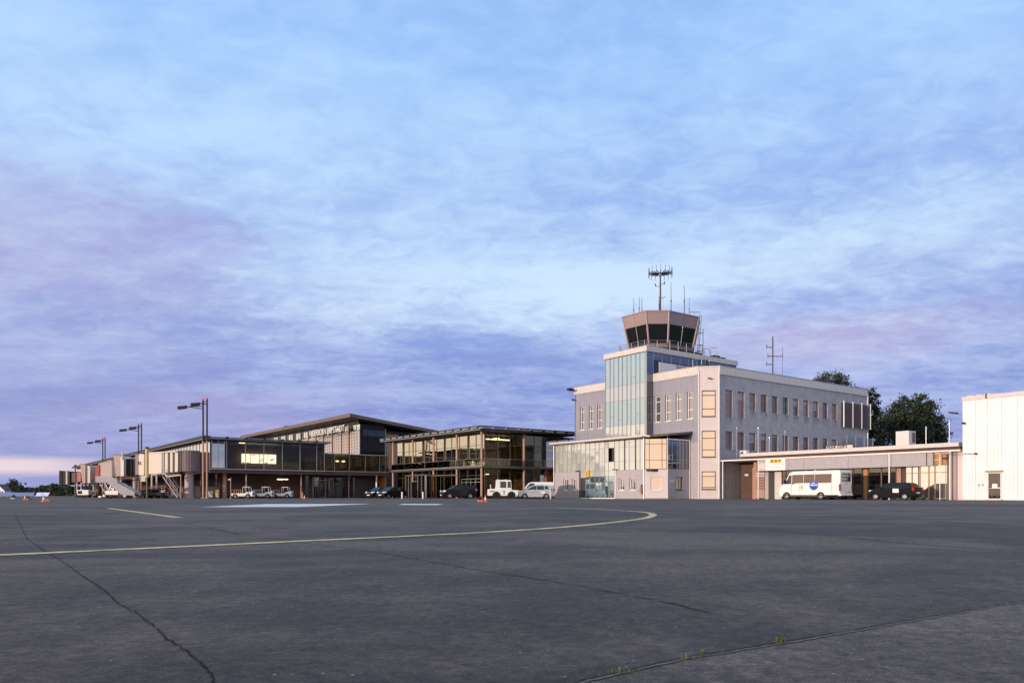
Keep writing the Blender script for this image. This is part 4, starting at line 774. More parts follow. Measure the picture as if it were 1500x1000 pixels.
# ------------------------------------------------------------------ glass departure building
gt = root('glass_terminal', 'two storey glass terminal with salmon posts, balcony and overhanging dark roof', 'building', grid=(-12.91, 24.53))
E_A = FA(-12.0, 48.6); se = lambda b_: 48.6 - b_; E_B = FB(-12.0, 25.4)
cb = [25.4 + 1.95 * k for k in range(12)] + [48.55]
for i in range(len(cb) - 1):
    s0, s1 = se(cb[i + 1]), se(cb[i])
    for z0, z1 in ((4.15, 6.72), (6.78, 8.15)): tilt(piece('pane', 'glass_terminal', gt, E_A, s0 + .035, s1 - .035, z0, z1, -.03, -.01), .25)
    for z0, z1 in ((.08, 2.9), (2.95, 3.75)): piece('pane', 'glass_clear', gt, E_A, s0 + .035, s1 - .035, z0, z1, -.03, -.01)
    piece('mullion', 'frame_bronze', gt, E_A, s1 - .035, s1 + .035, .0, 8.2, -.08, .04)
for z in (2.92, 6.75): piece('transom', 'frame_bronze', gt, E_A, 0, 23.2, z - .03, z + .03, -.07, .02)
ca_ = [-12.0 + 1.98 * k for k in range(9)]
for i in range(8):
    s0, s1 = ca_[i] + 12, ca_[i + 1] + 12
    for z0, z1 in ((4.15, 6.72), (6.78, 8.15)): piece('pane', 'glass_green' if i in (3, 4) else 'glass_clear', gt, E_B, s0 + .035, s1 - .035, z0, z1, -.03, -.01)
    if i < 5: piece('pane', 'glass_green' if i == 3 else 'glass_clear', gt, E_B, s0 + .035, s1 - .035, .08, 3.75, -.03, -.01)
    piece('mullion', 'frame_bronze', gt, E_B, s0 - .035, s0 + .035, 0, 8.2, -.08, .04)
piece('transom', 'frame_bronze', gt, E_B, 0, 15.8, 6.72, 6.78, -.07, .02)
piece('brick_wall', 'orange_wall', gt, E_B, 9.95, 16, 0, 3.75, -.1, .0); piece('brick_pier', 'salmon_post', gt, E_B, 9.6, 9.95, 0, 3.75, -.1, .3); piece('brick_hood', 'orange_wall', gt, FB(-12, 24.6), 10.6, 13, 2.9, 4.1, -.4, 0); piece('brick_pier', 'orange_wall', gt, FB(-12, 24.6), 11.7, 12.1, 0, 2.9, -.4, -.02)
b = MB(); b.box(-13.15, 3.5, 24.2, 48.6, 3.78, 4.08); b.build('balcony_slab', 'frame_bronze', gt); 
b = MB(); b.box(-13.2, -13.152, 24.2, 48.6, 3.96, 4.1); b.build('slab_edge', 'frame_alu', gt)
for q in (24.78, 30.49, 36.4, 42.2, 48.2): MB().cyl(-12.9, q, 0, 8.25, .15, 12).build('column', 'salmon_post', gt, smooth=True)
for q in (-6.48,): MB().cyl(q, 24.5, 0, 8.25, .15, 12).build('column', 'salmon_post', gt, smooth=True)
# balcony balustrade of glass sheets
R_A = FA(-13.08, 48.4); R_B = FB(-13.0, 24.26)
for k in range(12): piece('balustrade_pane', 'glass_rail', gt, R_A, k * 1.98 + .02, k * 1.98 + 1.96, 4.12, 4.92, -.012, 0)
for k in range(7): piece('balustrade_pane', 'glass_rail', gt, R_B, k * 1.98 + .02, k * 1.98 + 1.96, 4.12, 4.92, -.012, 0)
piece('handrail', 'frame_alu', gt, R_A, 0, 24.1, 4.93, 4.97, -.03, .02); piece('handrail', 'frame_alu', gt, R_B, .04, 13.9, 4.93, 4.97, -.03, .02)
# roof: dark deck and a broken line of pale louvres round its edge
b = MB(); poly = [(-14.0, 8.42), (-14.0, 8.55), (4, 8.9), (4, 8.6), (-12, 8.28)]
b.prism(poly, lambda a, z: Vector((a, 23.4, z)), lambda a, z: Vector((a, 50.0, z))); b.build('roof', 'roof_dark', gt)
for k in range(14): piece('roof_louvre', 'roof_light', gt, FA(-14.0, 50.0), k * 1.9 + .12, k * 1.9 + 1.45, 8.56, 8.74, -.05, .22)
for k in range(9): piece('roof_louvre', 'roof_light', gt, FB(-14.0, 23.4), k * 1.98 + .1, k * 1.98 + 1.5, 8.57, 8.75, -.05, .22)
piece('roof_rail', 'roof_dark', gt, FA(-14.0, 50.0), 0, 26.8, 8.77, 8.86, -.3, .3); piece('roof_rail', 'roof_dark', gt, FB(-14.28, 23.4), 0, 18.2, 8.78, 8.87, -.3, .3)
piece('gutter', 'frame_alu', gt, FA(-14.0, 50.0), 0, 26.6, 8.36, 8.44, -.05, .1)
# inside
b = MB(); b.box(-3.4, -3.2, 25.6, 48.4, 0, 8.2); b.box(-11.9, -3.4, 48.2, 48.4, 0, 8.2); b.box(-3.2, 3, 33, 33.2, 0, 8.2); b.build('interior_wall', 'interior_brown', gt)
b = MB(); b.box(-11.8, 3, 25.6, 48.2, 3.3, 3.7); b.box(-11.8, 3, 25.6, 48.2, 4.081, 4.11); b.box(-11.8, 3, 25.6, 48.2, .004, .03); b.build('floor', 'interior_floor', gt)
b = MB(); b.box(-11.8, 3, 25.6, 48.2, 8.1, 8.25); b.build('ceiling', 'ceiling_wood', gt)
for k in range(6):
    b = MB(); q = 27.5 + k * 3.4; b.box(-8.2, -7.2, q, q + 1.8, 4.12, 4.55); b.box(-7.25, -7.15, q, q + 1.8, 4.55, 5.0); b.build('bench', 'interior_dark' if k % 2 else 'brown_slat', gt)
for k, (px, zz, h) in enumerate(((629, 4.5, .9), (660, 4.6, .7))): q = onA(-11.4, px); b = MB(); b.box(-11.45, -11.35, q - .22, q + .22, zz, zz + h); b.build('notice_board', 'sign_white', gt)
q = onA(-11.5, 637); b = MB(); b.box(-11.55, -11.45, q - .65, q + .65, 5.0, 6.1); b.build('poster', 'screen_dim', gt)
for k in range(6): b = MB(); q = 25.9 + k * .75; b.box(-11.7, -11.55, q, q + .6, 4.15, 5.3 - (k % 3) * .2); b.build('display_panel', ('bridge_cream', 'salmon_post', 'post_yellow')[k % 3], gt)
for a0, a1 in ((-11.6, -10.9), (-10.6, -10.2), (-9.9, -7.0)): b = MB(); b.box(a0, a1, 26.8, 27.1, 7.55, 7.65); b.build('strip_light', 'lit_lamp', gt)
for a_, b_, z in ((-7, 30, 8.04), (-7, 35, 8.04), (-7, 40, 8.04), (-7, 45, 8.04), (-8, 31, 3.24), (-8, 38, 3.24), (-8, 44, 3.24)): b = MB(); b.box(a_ - .1, a_ + .1, b_ - .7, b_ + .7, z - .06, z); b.build('strip_light', 'lit_lamp', gt)  # extra strips added on both floors to brighten the interior
# glazed entrance lobby in front
lb = root('entrance_lobby', 'steel framed glass entrance lobby in front of the glass terminal', 'lobby', grid=(-14.5, 38.5))
L_ = FA(-14.6, onA(-14.6, 594)); lw = onA(-14.6, 594) - onA(-14.6, 622.5)
def Ls(px): return onA(-14.6, 594) - onA(-14.6, px)
pp = [594, 598, 602, 611.5, 617, 622.5]
for px in pp: piece('post', 'frame_alu', lb, L_, Ls(px) - .05, Ls(px) + .05, 0, 3.1, -.1, 0)
for i in range(5): piece('pane', 'glass_clear', lb, L_, Ls(pp[i]) + .06, Ls(pp[i + 1]) - .06, .1, 2.2 if i == 2 else 3.0, -.06, -.045)
piece('door_head', 'frame_alu', lb, L_, Ls(602) + .05, Ls(611.5) - .05, 2.25, 2.35, -.1, 0); piece('roof_frame', 'frame_alu', lb, L_, -.1, Ls(622.5) + .1, 3.1, 3.2, -2.4, .05)
L2 = FB(-14.6, onA(-14.6, 622.5)); piece('post', 'frame_white', lb, L2, .02, .22, 0, 3.1, -.1, .05)
for k in range(3): piece('pane', 'glass_clear', lb, L2, .25 + k * .75, .25 + k * .75 + .7, .1, 3.05, -.04, -.02); piece('post', 'frame_alu', lb, L2, .25 + k * .75 + .7, .25 + k * .75 + .75, 0, 3.1, -.06, .01)
piece('canopy_rail', 'frame_alu', lb, FA(-13.6, onA(-13.6, 608)), 0, onA(-13.6, 608) - onA(-13.6, 668), 2.98, 3.06, -.1, 0)
F = FA(-13.0, onA(-13.0, 676)); w0 = onA(-13.0, 676) - onA(-13.0, 703)
piece('screen_rail', 'frame_alu', lb, F, 0, w0, 2.42, 2.5, -.06, .0); piece('screen_rail', 'frame_alu', lb, F, 0, w0, 2.0, 2.07, -.06, .0)
for k in range(4): piece('screen_pane', 'glass_clear', lb, F, k * w0 / 4 + .04, (k + 1) * w0 / 4 - .04, .08, 1.98, -.04, -.02); piece('screen_post', 'frame_alu', lb, F, k * w0 / 4 - .03, k * w0 / 4 + .03, 0, 2.42, -.06, -.002)

# ------------------------------------------------------------------ pier building with the long roof
pr = root('pier_building', 'long raised pier building with glazed gallery end and flat dark roof', 'building', grid=(-38.9, 48.82))
Q_A = FA(-38.9, 180); Q_B = FB(-38.9, 48.82); PZ = 3.72
gs = [.2, 1.0, 1.8] + [onB(48.82, px) + 38.9 for px in (332, 359.5, 386.5, 413.5, 439.5, 464)] + [15.5]
for i in range(len(gs) - 1):
    piece('pane', 'glass_terminal' if i < 2 else 'glass_clear', pr, Q_B, gs[i] + .03, gs[i + 1] - .03, 3.95, 7.1, -.03, -.01)
    piece('pane', 'glass_clear', pr, Q_B, gs[i] + .03, gs[i + 1] - .03, 7.15, 7.5, -.03, -.01)
for s in gs: piece('mullion', 'frame_alu', pr, Q_B, s - .04, s + .04, 3.86, 7.55, -.06, .03)
piece('transom', 'frame_bronze', pr, Q_B, .2, 15.4, 7.1, 7.15, -.05, .01); piece('sill_edge', 'frame_alu', pr, Q_B, -.05, 15.5, 3.74, 3.87, -.2, .15)
b = MB(); b.box(-38.9, -23.3, 48.85, 62, 3.3, 3.72); b.box(-38.9, -29, 62, 180, 3.3, 3.72); b.build('floor_slab', 'brown_wall', pr)
b = MB(); b.box(-39.9, -22.9, 47.9, 61.9, 7.62, 7.74); b.box(-39.9, -28.4, 61.9, 181, 7.62, 7.74); b.build('roof', 'roof_dark', pr)
for k in range(7): piece('roof_louvre', 'roof_light', pr, FB(-39.4, 47.9), k * 2.42 + .1, k * 2.42 + 2.15, 7.8, 7.90, -.5, .35)
for k in range(7): piece('louvre_bracket', 'roof_dark', pr, FB(-39.4, 47.9), k * 2.42 - .2, k * 2.42 + .08, 7.744, 7.97, -.6, .3)
for k in range(7): piece('roof_edge', 'frame_alu', pr, FB(-39.7, 47.86), k * 2.42, k * 2.42 + 2.4, 7.60, 7.66, -.0, .05)
for k in range(44): piece('roof_panel', 'roof_dark', pr, FA(-39.9, 181), k * 3.02, k * 3.02 + 3.0, 7.745, 8.02, -.9, .1)
piece('eave_rail', 'frame_alu', pr, FA(-39.9, 181), 0, 133, 7.55, 7.61, -.1, .05)
n = 76
for k in range(n):
    s0 = 131.1 - (k + 1) * 1.72; s1 = s0 + 1.72
    piece('pane', 'glass_frost', pr, Q_A, s0 + .14, s1 - .14, 5.75, 7.25, -.04, -.01)  # pale pane body imitates the white reflection of the sky
    if k < 40: piece('wall_panel', 'curtain_brown', pr, Q_A, s0 + .02, s1 - .02, 3.75, 5.7, -.06, -.01); piece('mullion', 'frame_bronze', pr, Q_A, s0 - .06, s0 + .06, 3.74, 7.55, -.06, .03)
piece('wall_band', 'curtain_brown', pr, Q_A, 0, 131.1 - 40 * 1.72, 3.75, 5.7, -.06, -.01); piece('wall_head', 'hall_dark', pr, Q_A, 0, 131.1, 7.27, 7.6, -.06, -.02)
b = MB(); b.box(-38.2, -23.45, 56.4, 56.6, 3.75, 7.55); b.box(-23.5, -23.4, 49.0, 56.4, 3.75, 7.55); b.box(-30, -29.9, 62, 180, 0, 7.55); b.build('interior_wall', 'interior_brown', pr)
b = MB(); b.box(-38.8, -23.4, 48.95, 56.4, 7.45, 7.58); b.build('ceiling', 'hall_dark', pr)
for k, px in enumerate((326, 354.5, 381, 407, 433)):
    a_, b_ = onB(50.6, px), 50.6; b = MB(); b.lathe([(0, 0), (.42, 0), (.42, .03), (0, .03)], 16, (a_, b_, 7.40)); b.build('ceiling_lamp', 'lit_lamp' if k == 1 else 'screen_dim', pr)
# the dark open storey below
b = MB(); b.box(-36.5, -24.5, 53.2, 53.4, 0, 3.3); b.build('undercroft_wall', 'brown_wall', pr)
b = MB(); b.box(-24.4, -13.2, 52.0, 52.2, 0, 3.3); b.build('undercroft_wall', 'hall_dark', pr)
for k in range(6): piece('shutter', 'glass_blue', pr, FB(-23.9, 51.95), k * 1.15, k * 1.15 + 1.1, .1, 3.0, -.04, 0)
for k in range(2): piece('garage_door', 'frame_dark', pr, FB(-17.2, 51.9), k * 2.2, k * 2.2 + 2.1, .05, 2.9, -.04, 0)
for a_, b_, r, m in ((-36.7, 50.2, .28, 'salmon_post'), (-34.2, 49.2, .09, 'salmon_post'), (-26.6, 49.3, .09, 'salmon_post'), (-37.9, 49.6, .12, 'brown_wall'), (-19.4, 49.4, .1, 'brown_wall'), (-14.9, 49.6, .16, 'frame_alu'), (-31, 52.6, .1, 'brown_wall')): MB().cyl(a_, b_, 0, 3.3, r, 12).build('column', m, pr, smooth=True)
for k in range(18): MB().box(-38.75, -38.35, 54 + k * 7, 54.4 + k * 7, 0, 3.3).build('column', 'brown_wall', pr)
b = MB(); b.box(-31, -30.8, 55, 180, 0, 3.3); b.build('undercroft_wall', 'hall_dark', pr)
for k in range(4): b = MB(); b.box(-13.4, -13.1, 50 + k * .7, 50.4 + k * .7, 0, 3.3); b.build('louvre_fin', 'orange_wall', pr)
# the lower link to the glass terminal
K_ = FB(-23.3, 49.4); kx = [.1] + [onB(49.4, px) + 23.3 for px in (490, 511.5, 535, 556)] + [10.4]
for i in range(5): piece('pane', 'glass_clear', pr, K_, kx[i] + .03, kx[i + 1] - .03, 3.98, 6.2, -.03, -.01)
for s in kx: piece('mullion', 'frame_alu', pr, K_, s - .035, s + .035, 3.9, 6.3, -.05, .03)
piece('sill_edge', 'frame_alu', pr, K_, 0, 10.4, 3.78, 3.9, -.2, .12); piece('link_roof', 'roof_light', pr, K_, -.2, 10.5, 6.24, 6.38, -4.5, .3); piece('link_floor', 'brown_wall', pr, K_, 0, 10.4, 3.3, 3.76, -4.4, -.0); piece('link_wall', 'interior_brown', pr, K_, 0, 10.3, 3.78, 6.22, -4.3, -4.2)
for px in (494, 503): q = onB(52.2, px); b = MB(); b.box(q - .2, q + .2, 52.1, 52.3, 5.35, 5.5); b.build('wall_lamp', 'lit_lamp', pr)
# backlit pictures inside the gallery
PW = [(353.8, 358.8, 664.3, 678), (360, 366, 664.5, 678), (367, 379, 664.8, 678.2), (380.2, 386, 665, 678.4), (387, 391.8, 665.2, 678.6), (392.6, 404.3, 665.5, 679)]
for k, (x0, x1, y0, y1) in enumerate(PW):
    bq = 55.8; a0, a1 = onB(bq, x0), onB(bq, x1); Y0 = g2w((a0 + a1) / 2, bq).y; z1, z0 = .42 + (724.7 - y0) * Y0 / 1100, .42 + (724.7 - y1) * Y0 / 1100
    L = ['narrow backlit picture at the end of the gallery row', 'second backlit picture with a dark lower edge', 'wide backlit picture with a red band on top', 'backlit picture with dark figures', 'slim backlit picture beside the dark figures', 'wide backlit picture with a grey winged shape'][k]
    p = root('backlit_picture', L, 'picture', grid=(a0, bq, z0), group='backlit pictures in the gallery'); F = FB(a0, bq); w = a1 - a0
    piece('panel', 'backlit', p, F, 0, w, z0, z1, 0, .05); piece('frame', 'frame_dark', p, F, -.03, w + .03, z0 - .06, z0 - .005, -.01, .06)
    b = MB()
    if k == 2: piece('band', 'backlit_red', p, F, .05, w * .6, z1 - .16, z1 - .05, .051, .06)
    elif k == 3:
        for j in range(4): b.fbox(F, w * (.05 + .22 * j), w * (.17 + .22 * j), z0 + .1 + .25 * (j % 3), z0 + .5 + .2 * (j % 2), .051, .06)
        b.build('figures', 'ink', p)
    elif k == 5: b.hexa([F(w * x, z0 + y, d) for d in (.051, .06) for x, y in ((.1, .42), (.55, .50), (.85, .72), (.45, .68))]); b.build('wing_shape', 'ink_grey', p)
    else: piece('caption', 'ink_grey', p, F, w * .1, w * .9, z0 + .02, z0 + .12, .051, .06)

# ------------------------------------------------------------------ terminal hall behind
hl = root('terminal_hall', 'tall terminal hall with wide sloping brown edged roof and white lettering', 'building', grid=(-12.53, 64.1))
za = lambda a: 14.0 - (a + 12.53) * .118
poly = [(-12.53, 13.45), (-12.53, 14.0), (22, za(22)), (22, za(22) - .5)]
b = MB(); b.prism(poly, lambda a, z: Vector((a, 64.1, z)), lambda a, z: Vector((a, 124, z))); b.build('roof', 'hall_fascia', hl)
b = MB(); b.prism([(-12.2, 13.35), (-12.2, 13.44), (21.8, za(21.8) - .52), (21.8, za(21.8) - .62)], lambda a, z: Vector((a, 64.6, z)), lambda a, z: Vector((a, 123.6, z))); b.build('soffit', 'hall_dark', hl)
for k in range(15): piece('roof_fascia', 'hall_fascia', hl, FA(-12.53, 124), k * 4.0, k * 4.0 + 3.98, 13.42, 14.03, .0, .06)
W_ = FA(-10, 122); ww = lambda px: 122 - onA(-10, px)
b = MB(); b.box(-9.9, -9.7, 66.6, 122, 0, 13.3); b.build('west_wall', 'hall_dark', hl)
edges = [528.5, 511, 500.5, 487, 474, 463, 452, 441, 430, 419, 408, 397]
for i in range(len(edges) - 1):
    s1, s0 = ww(edges[i]), ww(edges[i + 1]); w = s1 - s0
    p = piece('white_panel', 'hall_panel', hl, W_, s0 + w * .12, s1 - w * .08, 5.5, 11.4, -.05, .06)
    if i < 7:
        for c in range(3):
            for r_ in range(7): piece('panel_slot', 'perforated', p, W_, s0 + w * (.24 + .22 * c), s0 + w * (.32 + .22 * c), 7.6 + r_ * .52 + .06 * c, 7.6 + r_ * .52 + .06 * c + .26, .061, .075)
    piece('wall_post', 'salmon_post' if i < 6 else 'frame_alu', hl, W_, s0 - w * .04, s0 + w * .07, 5.5, 12.6, .0, .2)
    for c in range(3): piece('clerestory_pane', 'glass_frost' if (i * 3 + c) % 3 else 'glass_night', hl, W_, s0 + w * (.1 + .3 * c), s0 + w * (.34 + .3 * c), 11.5 + .15 * ((i + c) % 2), 12.75 - (.3 if i < 3 else 0), .0, .05)  # pale and black panes paint in the reflections along the band
S2 = FB(-10, 66.5); piece('south_wall', 'hall_dark', hl, S2, .2, 30, 0, 10.5, -.2, -.1)
for k in range(3): piece('south_pane', 'glass_night', hl, S2, .2 + k * 1.6, 1.75 + k * 1.6, 5.4, 11.6, -.08, -.02)
piece('south_post', 'frame_alu', hl, S2, 5.05, 5.25, 0, 12.0, -.1, .1); piece('salmon_panel', 'salmon_post', hl, S2, 5.4, 7.8, 5.0, 11.1, -.08, 0); piece('salmon_panel', 'salmon_post', hl, S2, 7.95, 14.0, 5.0, 10.6, -.08, 0); piece('south_wall', 'hall_dark', hl, S2, 5.3, 30, 11.15, 11.6, -.2, -.1); piece('south_head', 'hall_dark', hl, S2, .2, 5.0, 11.62, 12.6, -.2, -.1)
F = FA(-12.0, onA(-12.0, 453)); tw = onA(-12., 453) - onA(-12., 504)
for wd, f0_, f1_ in (('PADERBORN', 0., .49), ('LIPPSTADT', .53, 1.)):
    o = text('lettering', wd, 'sign_white', hl, F(tw * f0_, 11.35, 0), 1.55, facrot(F), .04); ys = [v_.co.y for v_ in o.data.vertices]; o.data.transform(Matrix.Diagonal((1, tw * (f1_ - f0_) / (max(ys) - min(ys)), 1, 1)))
piece('letter_rail', 'hall_dark', hl, F, 0, tw, 11.25, 11.34, -.05, .02)
for s in (0, tw * .33, tw * .66, tw): piece('letter_hanger', 'hall_dark', hl, F, s - .05, s + .05, 11.2, 13.4, -.14, -.06)
b = MB(); b.tube((-10.5, 100, za(-10.5)), (-10.5, 100, za(-10.5) + .9), .07, 6); b.tube((-10.5, 100.9, za(-10.5) + .9), (-10.5, 98.6, za(-10.5) + .8), .09, 6); b.build('roof_fitting', 'black_metal', hl)
b = MB(); b.box(-9.7, 22, 121.8, 122, 0, 12); b.box(21.5, 21.7, 66.6, 122, 0, 9.6); b.build('rear_wall', 'hall_dark', hl)
# ------------------------------------------------------------------ jet bridges
def obox(b, p, q, w, zp, zq):
    """a box from p to q (plan), width w, (bottom, top) heights at each end"""
    d = (q - p).normalized(); s = Vector((-d.y, d.x, 0)) * w / 2
    P = [p - s, q - s, q + s, p + s]; lo_ = (zp[0], zq[0], zq[0], zp[0]); hi2 = (zp[1], zq[1], zq[1], zp[1])
    return b.hexa([Vector((c.x, c.y, z)) for c, z in zip(P, lo_)] + [Vector((c.x, c.y, z)) for c, z in zip(P, hi2)])
def rotunda(t, p, z0, z1, r, cr, m):
    b = MB(); b.lathe([(0, z0), (r, z0), (r, z1), (r * 1.03, z1), (r * 1.03, z1 + .1), (0, z1 + .12)], 28, p); b.build('rotunda', m, t, smooth=True)
    for k in range(28):
        a = 2 * math.pi * (k + .5) / 28; c = Vector((p[0] + math.cos(a) * r, p[1] + math.sin(a) * r, 0)); MB().cyl(c.x, c.y, z0, z1, .035, 5).build('curtain_slat', m, t)
    b = MB(); b.lathe([(cr, 0), (cr, z0 - .25), (r * .62, z0 - .2), (r * .62, z0 - .003), (0, z0 - .003)], 20, p); b.build('column', 'bridge_pink', t, smooth=True)
    b = MB(); b.cyl(p[0], p[1], .0, .12, cr * 1.35, 16).build('column_foot', 'concrete', t)
def drive(t, p, d, z, w=1.3):
    s = Vector((-d.y, d.x, 0)); b = MB()
    for k in (-1, 1): q = p + s * w * .5 * k; b.tube(q + Vector((0, 0, .5)), q + Vector((0, 0, z)), .11, 8)
    b.tube(p - s * w * .6 + Vector((0, 0, .5)), p + s * w * .6 + Vector((0, 0, .5)), .12, 8); b.build('lift_column', 'bridge_cream', t)
    for k in (-1, 1):
        c = p + s * w * .75 * k; b = MB(); b.tube(c - s * .12 + Vector((0, 0, .42)), c + s * .12 + Vector((0, 0, .42)), .42, 16); b.build('wheel', 'tyre', t)
def rails(t, p, q, zp, zq, w, m='bridge_pink', steps=12):
    d = (q - p).normalized(); s = Vector((-d.y, d.x, 0)); U = Vector((0, 0, 1))
    for k in (-1, 1):
        o = s * w / 2 * k; b = MB(); b.tube(p + o + U * zp, q + o + U * zq, .07, 6); b.build('stringer', m, t)
        b = MB(); b.tube(p + o + U * (zp + .95), q + o + U * (zq + .95), .035, 6)
        for j in range(5): c = p.lerp(q, j / 4) + o; z = zp + (zq - zp) * j / 4; b.tube(c + U * z, c + U * (z + .95), .025, 5)
        b.build('handrail', m, t)
    b = MB()
    for j in range(steps): c = p.lerp(q, (j + .5) / steps); z = zp + (zq - zp) * (j + .5) / steps; obox(b, c - d * .12, c + d * .12, w, (z - .02, z + .02), (z - .02, z + .02))
    b.build('treads', 'steel', t)
def V2(px, Y): return pw(px, Y)
jb = root('jet_bridge', 'cream jet bridge with brown round rotunda and yellow post beside the gallery corner', 'jet bridge', V2(277, 97)); O = V2(277, 97)
L_ = lambda px, Y: V2(px, Y) - O
Lb = lambda px, Y: V2(px + (750 - px) * 1.2 / Y, Y) - O      # centre line of a body whose near side shows at px
rotunda(jb, (0, 0, 0), 3.45, 6.02, 1.32, .55, 'curtain_brown')
b = MB(); obox(b, Lb(291, 97.6), Lb(300, 98.9), 1.9, (3.5, 6.0), (3.5, 6.0)); b.build('link_corridor', 'curtain_brown', jb)
p, q = Lb(266, 96.8), Lb(239, 97.3); b = MB(); obox(b, p, q, 2.1, (3.40, 5.9), (3.28, 5.8)); b.build('outer_tunnel', 'bridge_cream', jb)
p2 = Lb(218, 97.7); b = MB(); obox(b, q, p2, 2.3, (3.2, 5.88), (3.1, 5.76)); b.build('inner_tunnel', 'bridge_cream', jb)
for px in (261.5, 253.5, 246.5, 239): c = Lb(px, 96.8 + (266 - px) * .019); b = MB(); obox(b, c - Vector((.07, 0, 0)), c + Vector((.07, 0, 0)), 2.44, (3.2, 5.92), (3.2, 5.92)); b.build('tunnel_frame', 'frame_bronze' if px > 240 else 'bridge_cream', jb)
b = MB(); obox(b, Lb(264, 96.8), Lb(218, 97.7), 2.5, (5.90, 6.02), (5.78, 5.9)); b.build('tunnel_roof', 'bridge_cream', jb); b = MB(); obox(b, Lb(262, 96.8), Lb(218, 97.7), 2.0, (3.0, 3.19), (2.85, 3.08)); b.build('tunnel_floor', 'brown_wall', jb)
b = MB(); obox(b, Lb(217.5, 97.7), Lb(209, 98.0), 2.9, (2.95, 5.7), (2.95, 5.7)); b.build('cab', 'bridge_cream', jb, bevel=.05); b = MB(); obox(b, Lb(208.9, 98.0), Lb(203, 98.2), 2.6, (3.1, 5.55), (3.0, 5.65)); b.build('bellows', 'curtain_brown', jb)
for k in range(4): c = Lb(208 - k * 1.4, 98.05 + k * .05); b = MB(); obox(b, c, c - Vector((.06, 0, 0)), 2.75, (2.98, 5.7), (2.98, 5.7)); b.build('bellows_rib', 'plastic_black', jb)
piece('cab_lamp', 'black_metal', jb, Fac((L_(211.5, 98.0) + Vector((0, -1.6, 0)))[:2], (1, 0), (0, -1)), 0, .16, 4.3, 4.75, 0, .1)
b = MB(); c = L_(215.3, 93.2); b.cyl(c.x, c.y, 2.6, 6.15, .2, 12); b.build('yellow_post', 'post_yellow', jb); b = MB(); b.cyl(c.x, c.y, 0, 2.6, .09, 8); b.build('post_foot', 'frame_bronze', jb); b = MB(); b.cyl(c.x, c.y, 6.15, 6.38, .24, 12); b.build('post_cap', 'black_metal', jb)
piece('control_box', 'bridge_cream', jb, Fac((L_(208, 94))[:2], (1, 0), (0, -1)), 0, .55, 2.1, 2.85, 0, .3)
drive(jb, L_(226, 95.8), Vector((1, 0, 0)), 3.0); rails(jb, L_(241, 94.6), L_(262.5, 94.4), 2.75, .1, .75)
b = MB(); U = Vector((0, 0, 1)); pts = [(222, 2.92), (241.5, 3.12), (244.5, 2.72), (265, 2.92)]
for (x0, z0), (x1, z1) in zip(pts, pts[1:]): b.tube(L_(x0, 94.2) + U * z0, L_(x1, 94.2) + U * z1, .10, 8)
b.build('cable_rail', 'bridge_cream', jb); b = MB(); b.tube(L_(265, 94.2), L_(265, 94.2) + U * 2.9, .05, 6); b.tube(L_(205.5, 95), L_(205.5, 95) + U * 2.9, .06, 6); b.build('rail_post', 'bridge_pink', jb)

jb = root('jet_bridge', 'pale jet bridge with grey brown drum and flared hood, its red end beyond', 'jet bridge', V2(198, 108)); O = V2(198, 108)
rotunda(jb, (0, 0, 0), 3.2, 5.55, .72, .32, 'curtain_brown')
b = MB(); obox(b, Lb(191, 107.8), Lb(182.6, 107.7), 2.0, (3.2, 5.55), (3.2, 5.55)); b.build('bellows', 'plastic_black', jb)
b = MB(); obox(b, Lb(182.5, 107.3), Lb(177.2, 107.4), 2.2, (3.1, 5.6), (3.1, 5.9)); b.build('door_panel', 'bridge_cream', jb); b = MB(); c = L_(179.5, 106.2); b.cyl(c.x, c.y, 5.4, 6.6, .13, 8); b.build('hood_post', 'bridge_cream', jb)
def hood(t, x0b, x0t, x1, Y, zb, zl, zr, w, m):
    b = MB(); h = w / 2; P = lambda px, y, z: V2(px + (750 - px) * 1.2 / Y, Y) - O + Vector((0, y, z))
    b.hexa([P(x0b, -h, zb), P(x1, -h, zb), P(x1, h, zb), P(x0b, h, zb), P(x0t, -h, zl), P(x1, -h, zr), P(x1, h, zr), P(x0t, h, zl)]); b.build('hood', m, t)
    b = MB(); b.hexa([P(x0t - .8, -h - .1, zl + .003), P(x1 + .3, -h - .1, zr + .003), P(x1 + .3, h + .1, zr + .003), P(x0t - .8, h + .1, zl + .003), P(x0t - .8, -h - .1, zl + .10), P(x1 + .3, -h - .1, zr + .08), P(x1 + .3, h + .1, zr + .08), P(x0t - .8, h + .1, zl + .10)]); b.build('hood_roof', 'frame_bronze', t)
hood(jb, 169.7, 166, 177, 107.5, 3.1, 6.1, 6.1, 2.4, 'bridge_pink')
b = MB(); obox(b, Lb(170, 109), Lb(150, 131), 2.2, (3.1, 5.3), (3.3, 5.7)); b.build('tunnel', 'bridge_pink', jb); b = MB(); obox(b, Lb(170, 109), Lb(150, 131), 2.4, (5.31, 5.42), (5.71, 5.85)); b.build('tunnel_roof', 'bridge_cream', jb)
b = MB(); obox(b, Lb(152, 128), Lb(145, 136), 2.5, (3.2, 5.5), (3.3, 5.6)); b.build('red_section', 'red_panel', jb)
b = MB(); obox(b, Lb(195, 109.2), Lb(207, 120), 1.6, (3.2, 5.4), (3.3, 5.5)); b.build('link_corridor', 'curtain_brown', jb)
b = MB(); obox(b, Lb(207, 105.5), Lb(160, 106.5), .25, (2.9, 3.08), (2.6, 2.78)); b.build('floor_beam', 'brown_wall', jb); drive(jb, L_(174, 107.3), Vector((1, 0, 0)), 3.0)
jb = root('jet_bridge', 'farthest jet bridge with red tunnel and black docking head', 'jet bridge', V2(139, 138)); O = V2(139, 138)
rotunda(jb, (0, 0, 0), 3.6, 5.45, .75, .35, 'curtain_brown')
